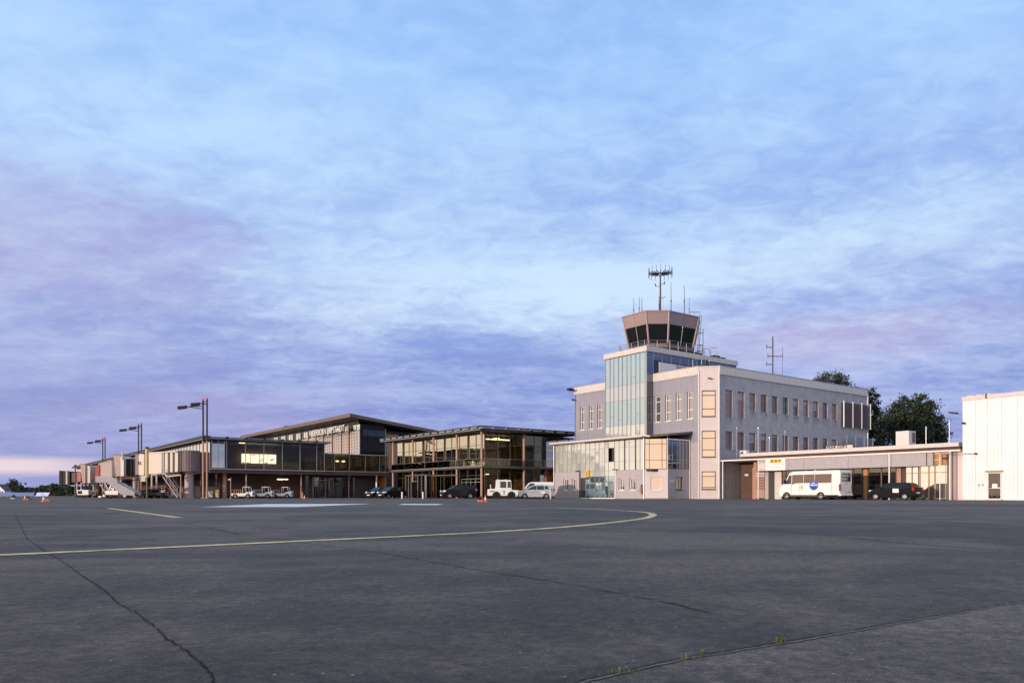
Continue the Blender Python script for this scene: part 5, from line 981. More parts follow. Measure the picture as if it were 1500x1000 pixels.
b = MB(); obox(b, Lb(132, 137.1), Lb(125.4, 137.15), 2.2, (2.6, 5.6), (2.6, 5.8)); b.build('door_panel', 'bridge_cream', jb); hood(jb, 120.5, 117.6, 125, 137, 2.6, 6.0, 5.9, 2.4, 'bridge_pink')
b = MB(); obox(b, Lb(120, 137.6), Lb(114.8, 137.8), 2.2, (2.9, 4.6), (2.8, 4.55)); b.build('red_tunnel', 'red_panel', jb); b = MB(); obox(b, Lb(114.8, 137.9), Lb(105.6, 138.2), 2.0, (2.85, 4.55), (2.7, 4.5)); b.build('dark_tunnel', 'red_dark', jb); b = MB(); obox(b, Lb(104.5, 138.6), Lb(92, 139.1), 2.4, (2.4, 4.75), (2.3, 4.8)); b.build('docking_head', 'plastic_black', jb); b = MB(); obox(b, Lb(91.8, 139.2), Lb(87.5, 139.2), 2.8, (2.35, 4.85), (2.45, 4.9)); b.build('canopy', 'plastic_black', jb); b = MB(); obox(b, Lb(94, 137.7), Lb(91.5, 137.8), .3, (2.4, 4.9), (2.4, 4.9)); b.build('canopy_rib', 'bridge_pink', jb)
drive(jb, L_(116, 136.5), Vector((1, 0, 0)), 2.7); b = MB(); c = L_(110.3, 134); b.cyl(c.x, c.y, 0, 5.5, .11, 8); b.build('guide_post', 'frame_bronze', jb); b = MB(); b.cyl(c.x, c.y, 5.5, 5.8, .2, 8); b.build('guide_lamp', 'black_metal', jb)
b = MB(); obox(b, Lb(135, 138), Lb(114, 136.4), .3, (2.5, 2.62), (2.4, 2.52)); b.build('floor_beam', 'bridge_cream', jb); b = MB(); obox(b, Lb(134, 138), Lb(112, 136.6), 1.4, (.9, 1.1), (.9, 1.1)); b.build('ballast_deck', 'bridge_cream', jb)
b = MB(); obox(b, Lb(139, 139), Lb(150, 150), 1.6, (3.6, 5.4), (3.6, 5.5)); b.build('link_corridor', 'rail_steel', jb)

# ------------------------------------------------------------------ floodlight masts along the pier
def mast(a_, b_, label, twin=True):
    t = root('lamp_mast', label, 'lamp mast', grid=(a_, b_), group='lamp masts along the pier')
    for k, (dx, dy) in enumerate(((0, 0), (.4, -.28))):
        MB().cyl(a_ + dx, b_ + dy, 0, 7.2, .12, 10).build('lower_pole', 'salmon_post', t); MB().cyl(a_ + dx, b_ + dy, 7.2, 12.4 + .12 * k, .11, 10).build('pole', 'black_metal', t)
        MB().cyl(a_ + dx, b_ + dy, 12.4 + .12 * k, 12.62 + .12 * k, .09, 8).build('beacon', 'red_beacon', t); MB().cyl(a_ + dx, b_ + dy, 0, .1, .25, 10).build('foot', 'concrete', t)
        e = Vector((a_ + dx - .75 - .95 * (1 - k), b_ + dy + .43 + .55 * (1 - k), 11.55 + .4 * k)); s = Vector((a_ + dx, b_ + dy, 11.3 + .6 * k))
        MB().tube(s, e, .05, 6).build('arm', 'black_metal', t); MB().tube(s + Vector((0, 0, .35)), e, .04, 6).build('arm', 'black_metal', t)
        d = Vector((-.87, .5, -.12)); s2 = Vector((.5, .87, 0)) * .32; b = MB(); P = [e - s2 * .5, e + s2 * .5, e + d * 1.05 + s2, e + d * 1.05 - s2]; b.hexa([c - Vector((0, 0, .2)) for c in P] + [c + Vector((0, 0, .14)) for c in P]); b.build('lamp_head', 'black_metal', t, bevel=.03)
        b = MB(); b.hexa([c - Vector((0, 0, .23)) for c in P] + [c - Vector((0, 0, .203)) for c in P]); b.build('lens', 'frame_dark', t)  # dark lens colour paints in the silhouette of the head against the sky
mast(-40.2, onA(-40.2, 297.5), 'twin pole lamp mast at the gallery corner'); mast(-40.2, onA(-40.2, 203), 'twin pole lamp mast behind the grey brown bridge drum'); mast(-40.2, onA(-40.2, 150.5), 'farthest twin pole lamp mast along the pier')

# ------------------------------------------------------------------ vehicles
def wheel(t, x, y, r, w, rm='rim'):
    b = MB(); s = 1 if y > 0 else -1
    b.lathe([(r * .62, -w / 2), (r * .93, -w / 2), (r, -w * .3), (r, w * .3), (r * .93, w / 2), (r * .62, w / 2)], 22, (x, y, r), 'y'); wh = b.build('wheel', 'tyre', t, smooth=True)
    b = MB(); b.lathe([(0, .02 * s), (r * .2, .03 * s), (r * .25, 0), (r * .55, -.01 * s), (r * .63, .02 * s), (r * .63, -.1 * s)], 20, (x, y + s * w * .42, r), 'y'); ri = b.build('rim', rm, wh, smooth=True)
    b = MB()
    for k in range(5):
        a = 2 * math.pi * k / 5; c = Vector((x + math.cos(a) * r * .42, y + s * (w * .42 + .012), r + math.sin(a) * r * .42)); b.box(c.x - .035, c.x + .035, c.y - .008, c.y + .008, c.z - .035, c.z + .035)
    b.build('rim_holes', 'plastic_black', wh)
def arch(cx, r, z0, n=9): return [(cx + r * math.cos(math.pi * k / n), z0 + r * math.sin(math.pi * k / n)) for k in range(n + 1)]
def car(t, low, gh, W, paint, wheels, wr, wins, ws, rw, belt, tum=.16, lights=None, dash=True):
    """low: side outline below the belt; gh: outline of the glasshouse; wins: side window polygons; ws, rw: windscreen and rear edges"""
    hw = W / 2
    b = MB(); b.prism(low, lambda x, z: Vector((x, hw, z)), lambda x, z: Vector((x, -hw, z))); b.build('body', paint, t, smooth=True, bevel=.045, segs=2)
    zt_ = max(z for x, z in gh); yy = lambda z: hw - .05 - tum * max(0, (z - belt)) / (zt_ - belt)
    b = MB(); b.prism(gh, lambda x, z: Vector((x, yy(z), z)), lambda x, z: Vector((x, -yy(z), z))); b.build('cabin', paint, t, smooth=True, bevel=.035, segs=2)
    for s in (1, -1):
        for w in wins: b = MB(); b.prism(w, lambda x, z: Vector((x, s * (yy(z) + .006), z)), lambda x, z: Vector((x, s * (yy(z) - .01), z))); b.build('side_window', 'glass_car', t)
    for nm, e in (('windscreen', ws), ('rear_window', rw)):
        (x0, z0), (x1, z1) = e; y0, y1 = yy(z0) - .09, yy(z1) - .09; d = Vector((z1 - z0, 0, -(x1 - x0))).normalized() * .008; d = d if (d.x > 0) == (nm == 'windscreen') else -d
        P = [Vector((x0, -y0, z0)), Vector((x0, y0, z0)), Vector((x1, y1, z1)), Vector((x1, -y1, z1))]; MB().hexa([p - d for p in P] + [p + d for p in P]).build(nm, 'glass_car', t)
    for x in wheels:
        for s in (1, -1): wheel(t, x, s * (hw - .11), wr, .19)
    xf = max(x for x, z in low); xr = min(x for x, z in low)
    for s in (1, -1):
        b = MB(); zl = belt - .25; b.hexa([Vector((xf - .30, s * (hw - .0), zl)), Vector((xf - .04, s * (hw - .2), zl)), Vector((xf - .1, s * (hw - .45), zl)), Vector((xf - .4, s * (hw - .3), zl)), Vector((xf - .38, s * (hw + .004), zl + .17)), Vector((xf - .10, s * (hw - .2), zl + .15)), Vector((xf - .16, s * (hw - .45), zl + .15)), Vector((xf - .45, s * (hw - .3), zl + .17))]); b.build('headlight', 'lamp_clear', t)
        b = MB(); b.box(xr - .012, xr + .16, s * hw - .14 * s if s > 0 else s * hw - .012, s * hw + .012 if s > 0 else s * hw + .14, belt - .18, belt + .12); b.build('tail_light', 'lamp_red', t, bevel=.02)
        b = MB(); xm = ws[0][0] - .3; b.box(xm, xm + .1, min(s * (hw + .02), s * (hw + .18)), max(s * (hw + .02), s * (hw + .18)), belt + .02, belt + .16); b.tube((xm + .05, s * (hw - .04), belt + .02), (xm + .05, s * (hw + .06), belt + .07), .02, 5); b.build('mirror', paint, t, bevel=.02)
    b = MB(); b.box(xf - .06, xf + .015, -.26, .26, .36, .48); b.build('number_plate', 'sign_white', t); b = MB(); b.box(xr - .015, xr + .05, -.26, .26, .55, .66); b.build('number_plate', 'sign_white', t)
    b = MB(); b.box(xr + .3, xf - .3, -hw + .2, hw - .2, .17, .3); b.build('underbody', 'plastic_black', t)
    b = MB()
    for x in (wheels[0] - .9, wheels[1] + .55): b.box(x, x + .16, -hw + .25, hw - .25, .5, belt + .25)
    b.build('seats', 'plastic_black', t, bevel=.04)
def hatch(t, paint, k=1.):
    low = [(-1.92, .32), (-1.95, .55), (-1.90, .93), (1.0, .95), (1.55, .82), (1.86, .66), (1.95, .42), (1.9, .24)] + [(x, z) for x, z in arch(1.22, .35, .26)][0:] + [(.8, .2), (-.8, .2)] + arch(-1.2, .35, .26) + [(-1.7, .25)]
    gh = [(-1.88, .93), (-1.78, 1.1), (-1.45, 1.40), (-1.2, 1.46), (.1, 1.46), (.35, 1.40), (1.06, .95)]
    wins = [[(.9, .98), (.32, 1.36), (-.02, 1.40), (-.02, .98)], [(-.08, .98), (-.08, 1.40), (-.95, 1.39), (-1.0, .98)], [(-1.1, 1.0), (-1.06, 1.36), (-1.3, 1.34), (-1.6, 1.04)]]
    car(t, low, gh, 1.66, paint, (1.22, -1.2), .29, wins, ((1.0, .99), (.4, 1.38)), ((-1.86, 1.02), (-1.5, 1.37)), .94)
def place(a_, b_, head): return g2w(a_, b_), TH + head
l_, r_ = place(-1.9, -20.75, R(90)); t = root('parked_car', 'black hatchback with white door panel parked outside the low building', 'car', l_, r_, group='parked cars'); hatch(t, 'car_black')
b = MB(); b.box(-.75, -.25, .832, .838, .62, .95); b.build('door_sticker', 'sign_white', t)
t = root('parked_car', 'silver hatchback in front of a white van beside the annex', 'car', pw(783, 85), R(186), group='parked cars')
low = [(-1.85, .32), (-1.88, .6), (-1.82, 1.0), (1.0, 1.0), (1.55, .86), (1.82, .66), (1.9, .42), (1.85, .24)] + arch(1.2, .34, .26) + [(.8, .2), (-.8, .2)] + arch(-1.22, .34, .26) + [(-1.6, .25)]
gh = [(-1.82, .98), (-1.76, 1.2), (-1.58, 1.46), (-1.3, 1.53), (.0, 1.54), (.3, 1.47), (1.35, .96)]
car(t, low, gh, 1.66, 'car_silver', (1.2, -1.22), .29, [[(1.0, 1.03), (.26, 1.42), (-.1, 1.46), (-.1, 1.03)], [(-.16, 1.03), (-.16, 1.46), (-.95, 1.46), (-1.0, 1.03)], [(-1.08, 1.05), (-1.05, 1.44), (-1.4, 1.42), (-1.55, 1.1)]], ((1.28, 1.0), (.34, 1.45)), ((-1.8, 1.1), (-1.62, 1.42)), 1.0)
b = MB(); b.box(-1.05, -.6, .832, .838, .6, .85); b.box(-1.05, -.6, -.838, -.832, .6, .85); b.build('door_sticker', 'sign_white', t); b = MB(); b.box(-.4, .75, .832, .838, .68, .76); b.box(-.4, .75, -.838, -.832, .68, .76); b.build('side_stripe', 'ink_grey', t)
def van(t, paint, L=4.6, H=1.95, W=1.8):
    h = L / 2; low = [(-h, .3), (-h, 1.05), (h - 1.2, 1.05), (h - .35, .88), (h - .02, .6), (h - .05, .26)] + arch(h - .85, .37, .28) + [(h - 1.5, .22), (-h + 1.3, .22)] + arch(-h + .85, .37, .28) + [(-h + .2, .26)]
    gh = [(-h + .02, 1.04), (-h + .06, H - .1), (-h + .25, H), (h - 1.9, H), (h - 1.65, H - .08), (h - .95, 1.04)]
    car(t, low, gh, W, paint, (h - .85, -h + .85), .31, [[(h - 1.1, 1.1), (h - 1.7, H - .15), (h - 2.2, H - .15), (h - 2.2, 1.1)]], ((h - 1.02, 1.08), (h - 1.62, H - .14)), ((-h + .03, 1.2), (-h + .06, H - .2)), 1.05, tum=.1)
t = root('parked_van', 'white van half hidden behind the silver hatchback', 'van', pw(783, 89.0), R(184)); van(t, 'bus_white')
t = root('parked_car', 'dark estate car parked by the glass terminal entrance', 'car', pw(671, 88.5), R(200), group='parked cars'); van(t, 'car_dark', 4.2, 1.62, 1.75)
t = root('parked_car', 'dark car facing out with pale headlights near the lower link', 'car', pw(556, 99), R(232), group='parked cars'); hatch(t, 'car_dark')
t = root('parked_car', 'dark car beside the salmon columns with its lamps catching light', 'car', pw(573, 97.5), R(232), group='parked cars'); hatch(t, 'car_dark')
# minibus
l_, r_ = place(-1.95, -13.45, R(90)); t = root('minibus', 'white minibus with round blue badge parked outside the low building', 'minibus', l_, r_)
L2 = 3.05; W = 2.05; hw = W / 2
low = [(-L2, .42), (-L2, 2.5), (-L2 + .12, 2.62), (1.55, 2.6), (1.95, 2.48), (2.42, 1.55), (2.85, 1.28), (3.0, .95), (3.02, .5), (2.95, .32)] + arch(2.22, .40, .30) + [(1.7, .34), (-.75, .34)] + arch(-1.2, .40, .30) + [(-1.75, .36)]
b = MB(); b.prism(low, lambda x, z: Vector((x, hw - max(0, z - 1.3) * .06, z)), lambda x, z: Vector((x, -hw + max(0, z - 1.3) * .06, z))); b.build('body', 'bus_white', t, smooth=True, bevel=.06, segs=2)
yb = lambda z: hw - max(0, z - 1.3) * .06 + .006
for s in (1, -1):
    for w in ([(2.28, 1.6), (1.95, 2.25), (1.72, 2.25), (1.72, 1.45), (2.2, 1.45)], [(1.66, 1.38), (1.66, 2.28), (.5, 2.30), (.5, 1.52), (1.3, 1.50)], [(.46, 1.52), (.46, 2.30), (-.6, 2.31), (-.6, 1.52)], [(-.64, 1.52), (-.64, 2.31), (-2.25, 2.31), (-2.25, 1.52)]):
        b = MB(); b.prism(w, lambda x, z: Vector((x, s * yb(z), z)), lambda x, z: Vector((x, s * (yb(z) - .02), z))); b.build('side_window', 'glass_car' if w[0][0] > 2 else 'glass_bus', t)
    b = MB(); b.box(-L2 - .014, -L2 + .1, min(s * (hw - .16), s * (hw + .012)), max(s * (hw - .16), s * (hw + .012)), .78, 1.38); b.build('tail_light', 'lamp_red', t, bevel=.02)
    b = MB(); b.box(2.2, 2.32, min(s * (hw + .1), s * (hw + .3)), max(s * (hw + .1), s * (hw + .3)), 1.45, 1.85); b.tube((2.2, s * (hw - .05), 1.5), (2.26, s * (hw + .15), 1.6), .03, 6); b.build('mirror', 'plastic_black', t, bevel=.03)
    b = MB(); b.box(2.78, 3.01, min(s * (hw - .45), s * (hw - .06)), max(s * (hw - .45), s * (hw - .06)), .78, 1.02); b.build('headlight', 'lamp_clear', t, bevel=.04)
    for x in (2.22, -1.2): wheel(t, x, s * (hw - .13), .34, .22)
    b = MB(); b.box(-2.9, 2.6, min(s * (hw - .02), s * (hw + .012)), max(s * (hw - .02), s * (hw + .012)), .36, .43); b.build('sill_trim', 'plastic_black', t)
    b = MB(); c = (-.55, s * (hw + .003), 1.28)
    b.lathe([(0, 0), (.42, 0), (.42, .008 * s), (0, .008 * s)], 32, c, 'y'); bd = b.build('badge', 'badge_blue', t)
    b = MB(); y = s * (hw + .018); P = [(-.40, -.02), (-.3, -.2), (-.12, -.34), (.0, -.38), (.12, -.34), (.3, -.2), (.40, -.04)]; b.add([(c[0] + p_[0] * .96, y, c[2] + p_[1] * .96) for p_ in P], [tuple(range(7))]); b.build('badge_wave', 'badge_deep', bd)
    b = MB(); b.box(c[0] - .36, c[0] + .36, min(y - .001, y + .001), max(y - .001, y + .001), c[2] - .02, c[2] + .06); b.box(c[0] - .1, c[0] + .14, y - .001, y + .001, c[2] + .14, c[2] + .25); b.box(c[0] - .3, c[0] - .2, y - .001, y + .001, c[2] + .061, c[2] + .14); b.box(c[0] + .06, c[0] + .26, y - .001, y + .001, c[2] + .061, c[2] + .12); b.build('badge_mark', 'badge_pale', bd)
b = MB(); b.hexa([Vector((2.40, y, 1.58)) + Vector((dx, 0, dx * .5)) for dx in (0, .012) for y in (-.85, .85)][:2] + [Vector((1.99, .82, 2.38)), Vector((1.99, -.82, 2.38))] + [Vector((2.43, -.85, 1.595)), Vector((2.43, .85, 1.595)), Vector((2.02, .82, 2.395)), Vector((2.02, -.82, 2.395))]); b.build('windscreen', 'glass_bus', t)
b = MB(); b.box(-L2 - .012, -L2 + .02, -.72, .72, 1.62, 2.36); rw = b.build('rear_window', 'glass_night', t)
FR = (Vector((0, -1, 0)), Vector((0, 0, 1)), Vector((-1, 0, 0)))
text('window_lettering', 'URLAUB SATT', 'sign_white', rw, (-L2 - .016, .68, 2.05), .27, FR, .003, sx=.74); text('window_lettering', 'AB PAD', 'sign_white', rw, (-L2 - .016, .68, 1.74), .27, FR, .003, sx=.86)
b = MB(); b.box(-L2 - .012, -L2 + .02, -.78, -.28, .62, .73); b.box(-L2 - .012, -L2 + .02, -.12, .1, .58, .7); b.build('rear_badge', 'ink_grey', t); b = MB(); b.box(-L2 - .1, -L2 + .2, -hw + .02, hw - .02, .34, .52); b.build('bumper', 'bus_white', t, bevel=.04); b = MB(); b.box(-L2 - .03, -L2 + .01, -.12, .12, 1.48, 1.52); b.build('door_pull', 'plastic_black', t)
b = MB(); b.box(-2.8, 2.7, -hw + .15, hw - .15, .2, .34); b.build('underbody', 'plastic_black', t); b = MB(); b.cyl(-.2, .2, 2.61, 2.7, .07, 8); b.build('roof_vent', 'white_paint', t)
b = MB(); b.prism([(.55, .98), (.55, 1.3), (.62, 1.34), (.75, 1.3), (.75, .98)], lambda x, z: Vector((x, hw + .004, z)), lambda x, z: Vector((x, hw - .004, z))); b.build('fuel_flap', 'plaster_lilac', t)
for x in (1.69, .9, -2.3): b = MB(); b.box(x - .008, x + .008, hw - .005, hw + .005, .5, 1.4); b.build('panel_gap', 'ink', t)
# aircraft tug
t = root('aircraft_tug', 'boxy white aircraft tow tractor with square cab', 'tractor', pw(736.5, 84), R(183))
low = [(-1.68, .38), (-1.68, .95), (-.62, 1.02), (1.35, 1.12), (1.70, 1.05), (1.72, .42), (1.6, .34)] + arch(.72, .46, .36) + [(.1, .34), (-.45, .34)] + arch(-.95, .46, .36)
b = MB(); b.prism(low, lambda x, z: Vector((x, .88, z)), lambda x, z: Vector((x, -.88, z))); b.build('body', 'tug_white', t, smooth=True, bevel=.04, segs=1)
gh = [(-.98, .98), (-.9, 2.02), (-.8, 2.10), (.72, 2.10), (.78, 2.02), (.86, 1.06)]
b = MB(); b.prism(gh, lambda x, z: Vector((x, .78, z)), lambda x, z: Vector((x, -.78, z))); b.build('cab', 'tug_white', t, smooth=True, bevel=.04)
for s in (1, -1):
    for w in ([(-.5, 1.22), (-.5, 1.92), (-.84, 1.92), (-.88, 1.22)], [(.32, 1.22), (.32, 1.92), (-.36, 1.92), (-.36, 1.22)]): b = MB(); b.prism(w, lambda x, z: Vector((x, s * .786, z)), lambda x, z: Vector((x, s * .77, z))); b.build('side_window', 'glass_night', t)
    for x in (.72, -.95): wheel(t, x, s * .74, .38, .26, 'plastic_black')
    b = MB(); b.box(.98, 1.5, min(s * .872, s * .886), max(s * .872, s * .886), .78, .88); b.build('grille', 'plastic_black', t); b = MB(); b.box(-.2, -.02, min(s * .872, s * .886), max(s * .872, s * .886), .5, .95); b.build('step', 'ink_grey', t)
    b = MB(); b.box(1.68, 1.76, min(s * .5, s * .8), max(s * .5, s * .8), .62, .78); b.build('headlight', 'lamp_red' if s > 0 else 'lamp_clear', t)
    b = MB(); b.lathe([(0, 0), (.17, 0), (.17, .06), (0, .08)], 14, (1.35, s * .55, 1.42), 'x'); b.tube((1.35, s * .55, 1.08), (1.35, s * .55, 1.3), .03, 6); b.build('work_lamp', 'lamp_clear', t)
b = MB(); b.box(.85, .88, -.65, .65, 1.3, 1.95); b.build('windscreen', 'glass_night', t); b = MB(); b.cyl(.55, 0, 2.1, 2.24, .08, 8); b.cyl(-.3, .4, 2.1, 2.2, .07, 8); b.build('beacon', 'orange_plastic', t)
b = MB(); b.box(1.7, 1.85, -.3, .3, .36, .52); b.build('tow_hook', 'red_panel', t)
# baggage tractors under the gallery
def cart(px, Y, label):
    t = root('baggage_tractor', label, 'baggage tractor', pw(px, Y), R(4), group='baggage tractors under the gallery')
    low = [(-1.3, .35), (-1.3, .62), (.35, .66), (.5, .78), (1.18, .86), (1.28, .8), (1.3, .3)] + arch(.78, .33, .24)[0:] + [(.4, .26), (-.4, .26)] + arch(-.82, .33, .24)
    b = MB(); b.prism(low, lambda x, z: Vector((x, .6, z)), lambda x, z: Vector((x, -.6, z))); b.build('body', 'tug_white', t, smooth=True, bevel=.03)
    b = MB(); b.box(1.22, 1.36, -.62, .62, .22, .95); b.build('nose', 'tug_white', t, bevel=.03)
    for s in (1, -1):
        for x in (.78, -.82): wheel(t, x, s * .5, .26, .18)
        b = MB(); b.tube((.95, s * .52, .8), (.85, s * .5, 1.45), .03, 6); b.tube((.85, s * .5, 1.45), (.1, s * .5, 1.45), .03, 6); b.tube((.1, s * .5, 1.45), (.1, s * .52, .6), .03, 6); b.build('frame', 'frame_white', t)
        b = MB()
        for k in range(5): b.tube((-1.25 + k * .27, s * .55, .6), (-1.25 + k * .27, s * .55, 1.08), .022, 5)
        b.tube((-1.28, s * .55, 1.08), (-.1, s * .55, 1.08), .025, 5); b.build('rack', 'salmon_post', t)
    b = MB(); b.box(.2, .9, -.48, .48, 1.46, 1.5); b.build('roof', 'frame_white', t); b = MB(); b.box(-.1, .3, -.45, .45, .66, .85); b.box(-.15, -.05, -.45, .45, .85, 1.2); b.build('seat', 'plastic_black', t, bevel=.03); b = MB(); b.tube((.75, .2, .8), (.55, .2, 1.1), .02, 5); b.lathe([(.15, 0), (.17, .02), (.15, .04)], 12, (.53, .2, 1.1)); b.build('steering_wheel', 'plastic_black', t); b = MB(); b.box(1.35, 1.37, -.5, .5, .5, .66); b.build('grille', 'plastic_black', t)
cart(356, 96.5, 'white baggage tractor nearest the salmon column'); cart(384.5, 98.3, 'white baggage tractor between two others under the gallery'); cart(413, 100.2, 'white baggage tractor below the pair of lit lamps')
tl = root('strip_lamp', 'pair of lit strip lamps under the gallery floor', 'lamp', grid=(onB(51, 406), 51, 2.7)); F = FB(onB(51, 406), 51)
piece('tube', 'lit_lamp', tl, F, 0, .85, 2.56, 2.66, 0, .1); piece('tube', 'lit_lamp', tl, F, 1.0, 1.5, 2.58, 2.66, 0, .1); piece('hanger', 'black_metal', tl, F, .1, .14, 2.665, 3.3, .03, .07); piece('hanger', 'black_metal', tl, F, 1.2, 1.24, 2.665, 3.3, .03, .07)
# passenger stairs
O = pw(146, 93.5); t = root('passenger_stairs', 'mobile passenger stairs with grey white sloping side panel', 'passenger stairs', O); sc = 93.5 / 1100
X = lambda px: (px - 146) * sc; Z = lambda py: .42 + (724.7 - py) * sc
prof = [(145, 697.3), (158.6, 697.5), (202, 720.5), (202, 725.5), (183, 724.3), (161.5, 705.8), (145, 705.8)]
for y0 in (-.8, .8): b = MB(); b.prism([(X(a), Z(c)) for a, c in prof], lambda x, z: Vector((x, y0 - .03, z)), lambda x, z: Vector((x, y0 + .03, z))); b.build('side_panel', 'plaster_lilac', t)
b = MB(); b.box(X(176), X(180), -.836, -.832, Z(713.5), Z(710.5)); b.hexa([Vector((X(168 + dx), y, Z(706.5 + dy))) for y in (-.836, -.832) for dx, dy in ((0, 0), (6, 3.2), (6, 5.0), (0, 1.8))]); b.build('side_print', 'ink_grey', t)
b = MB()
for k in range(14): f = k / 13; x = X(159 + 42 * f); z = Z(706 + 20 * f) - .0; b.box(x - .12, x + .16, -.76, .76, z - .04, z)
b.build('treads', 'steel', t); b = MB(); b.box(X(145.5), X(159), -.76, .76, Z(706.2), Z(705.2)); b.build('platform', 'steel', t)
b = MB(); b.box(X(158), X(199), -.6, .6, .32, .5); b.build('chassis', 'black_metal', t); b = MB(); b.box(X(159), X(178), -.78, .62, .45, .98); b.build('engine_box', 'white_paint', t, bevel=.05)
for px, py in ((150, 706), (156, 706)):
    for y in (-.6, .6): MB().tube((X(px), y, Z(py)), (X(px + 9), y, .45), .05, 6).build('support_strut', 'steel', t)
b = MB(); b.tube((X(160), -.5, .5), (X(167), -.5, Z(708)), .06, 6); b.tube((X(160), .5, .5), (X(167), .5, Z(708)), .06, 6); b.build('lift_ram', 'steel', t)
for px in (157, 187):
    for s in (1, -1): wheel(t, X(px), s * .62, .33, .2, 'steel')
b = MB(); b.box(X(148), X(153), -.7, .7, .1, .3); b.build('stabiliser', 'white_paint', t, bevel=.03); b = MB(); b.tube((X(150), -.5, .25), (X(160), -.5, .42), .05, 6); b.tube((X(150), .5, .25), (X(160), .5, .42), .05, 6); b.build('stabiliser_arm', 'steel', t)
# belt loader in the shade of the first bridge
O = pw(229, 95); t = root('belt_loader', 'dark belt loader with orange frame parked under the cream jet bridge', 'belt loader', O, R(8))
b = MB(); b.box(-1.6, 1.5, -.7, .7, .35, .75); b.build('chassis', 'black_metal', t, bevel=.04)
for x in (-1.0, 1.0):
    for s in (1, -1): wheel(t, x, s * .6, .32, .2, 'plastic_black')
b = MB(); b.hexa([Vector((x, y, z)) for z0 in (0, .16) for x, y, z in ((-2.0, -.4, .75 + z0), (2.6, -.4, 1.35 + z0), (2.6, .4, 1.35 + z0), (-2.0, .4, .75 + z0))]); b.build('conveyor', 'plastic_black', t); b = MB(); b.tube((-2.0, -.45, 1.15), (1.2, -.45, 1.6), .04, 6); b.tube((1.2, -.45, 1.6), (2.4, -.45, .5), .05, 6); b.build('rail', 'orange_wall', t)
b = MB(); b.box(-.6, .1, .1, .65, .75, 1.2); b.build('seat', 'plastic_black', t, bevel=.04); b = MB(); b.box(1.5, 1.6, -.6, .6, .3, .85); b.build('bumper', 'orange_wall', t)
# baggage dollies
def dolly(px, Y, rz, label):
    t = root('baggage_dolly', label, 'baggage dolly', pw(px, Y), R(rz), group='baggage dollies by the jet bridges')
    b = MB(); b.box(-1.2, 1.2, -.6, .6, .42, .52); b.build('deck', 'steel', t, bevel=.01)
    for x in (-.9, .9):
        for y in (-.5, .5): b = MB(); b.tube((x, y - .06, .2), (x, y + .06, .2), .2, 12); b.build('wheel', 'tyre', t)
        b = MB(); b.tube((x, -.5, .2), (x, .5, .2), .03, 6); b.box(x - .05, x + .05, -.45, .45, .22, .42); b.build('axle', 'black_metal', t)
    for x in (-1.15, 1.15):
        b = MB()
        for y in (-.55, 0, .55): b.tube((x, y, .5), (x, y, 1.45), .025, 6)
        b.tube((x, -.55, 1.45), (x, .55, 1.45), .025, 6); b.tube((x, -.55, 1.0), (x, .55, 1.0), .02, 6); b.build('end_rack', 'post_yellow' if x > 0 else 'steel', t)
    b = MB(); b.tube((1.2, 0, .42), (1.9, 0, .3), .03, 6); b.build('drawbar', 'black_metal', t)
    for k in range(3): x = -.8 + k * .7; b = MB(); b.box(x, x + .55, -.35, .35, .525, .8 + .12 * (k % 2)); b.build('suitcase', ('plastic_black', 'barrier_blue', 'red_dark')[k], t, bevel=.05)
dolly(131, 128, 12, 'baggage dolly under the farthest jet bridge'); dolly(176, 101, 6, 'baggage dolly behind the passenger stairs'); dolly(252, 100, 8, 'baggage dolly under the cream jet bridge stairs')
t = root('ground_power_unit', 'white ground power unit box under the farthest jet bridge', 'power unit', pw(124, 122)); b = MB(); b.box(-.95, .95, -.55, .55, .42, 1.25); b.build('case', 'white_paint', t, bevel=.06); b = MB(); b.box(-.8, -.1, -.565, -.552, .6, 1.1); b.build('grille', 'plastic_black', t); b = MB(); b.tube((.95, 0, .45), (1.6, 0, .3), .03, 6); b.box(-.9, .9, -.45, .45, .3, .42); b.build('chassis', 'black_metal', t)
for x in (-.6, .6):
    for y in (-.45, .45): b = MB(); b.tube((x, y - .06, .24), (x, y + .06, .24), .24, 12); b.build('wheel', 'tyre', t)
# small things on the apron
def cone(px, Y, h, label, base=True):
    t = root('traffic_cone', label, 'cone', pw(px, Y)); r = h * .24
    b = MB(); b.lathe([(r, .03), (r * .72, h * .33)], 14); b.build('cone_body', 'orange_plastic', t, smooth=True); b = MB(); b.lathe([(r * .72, h * .33), (r * .45, h * .66)], 14); b.build('cone_stripe', 'sign_white', t, smooth=True); b = MB(); b.lathe([(r * .45, h * .66), (r * .16, h), (0, h)], 14); b.build('cone_tip', 'orange_plastic', t, smooth=True)
    b = MB(); b.box(-r * 1.35, r * 1.35, -r * 1.35, r * 1.35, 0, .035); b.build('cone_base', 'orange_plastic', t, bevel=.008)
cone(711, 46, .42, 'orange and white cone beside an orange black marker'); cone(64, 47, .42, 'white banded cone on a red board'); cone(37, 62, .45, 'cone beside a brown weight'); cone(446, 84, .42, 'small red white cone under the gallery')
def board(px, Y, w, h, m, label, m2='plastic_black'):
    t = root('ground_marker', label, 'marker', pw(px, Y)); b = MB(); b.box(-w / 2, w / 2, -.2, .2, 0, h * .35); b.build('base', m, t, bevel=.02); b = MB(); b.prism([(-w * .28, h * .35), (-w * .18, h), (w * .18, h), (w * .3, h * .35)], lambda x, z: Vector((x, -.12, z)), lambda x, z: Vector((x, .12, z))); b.build('block', m2, t, bevel=.02)
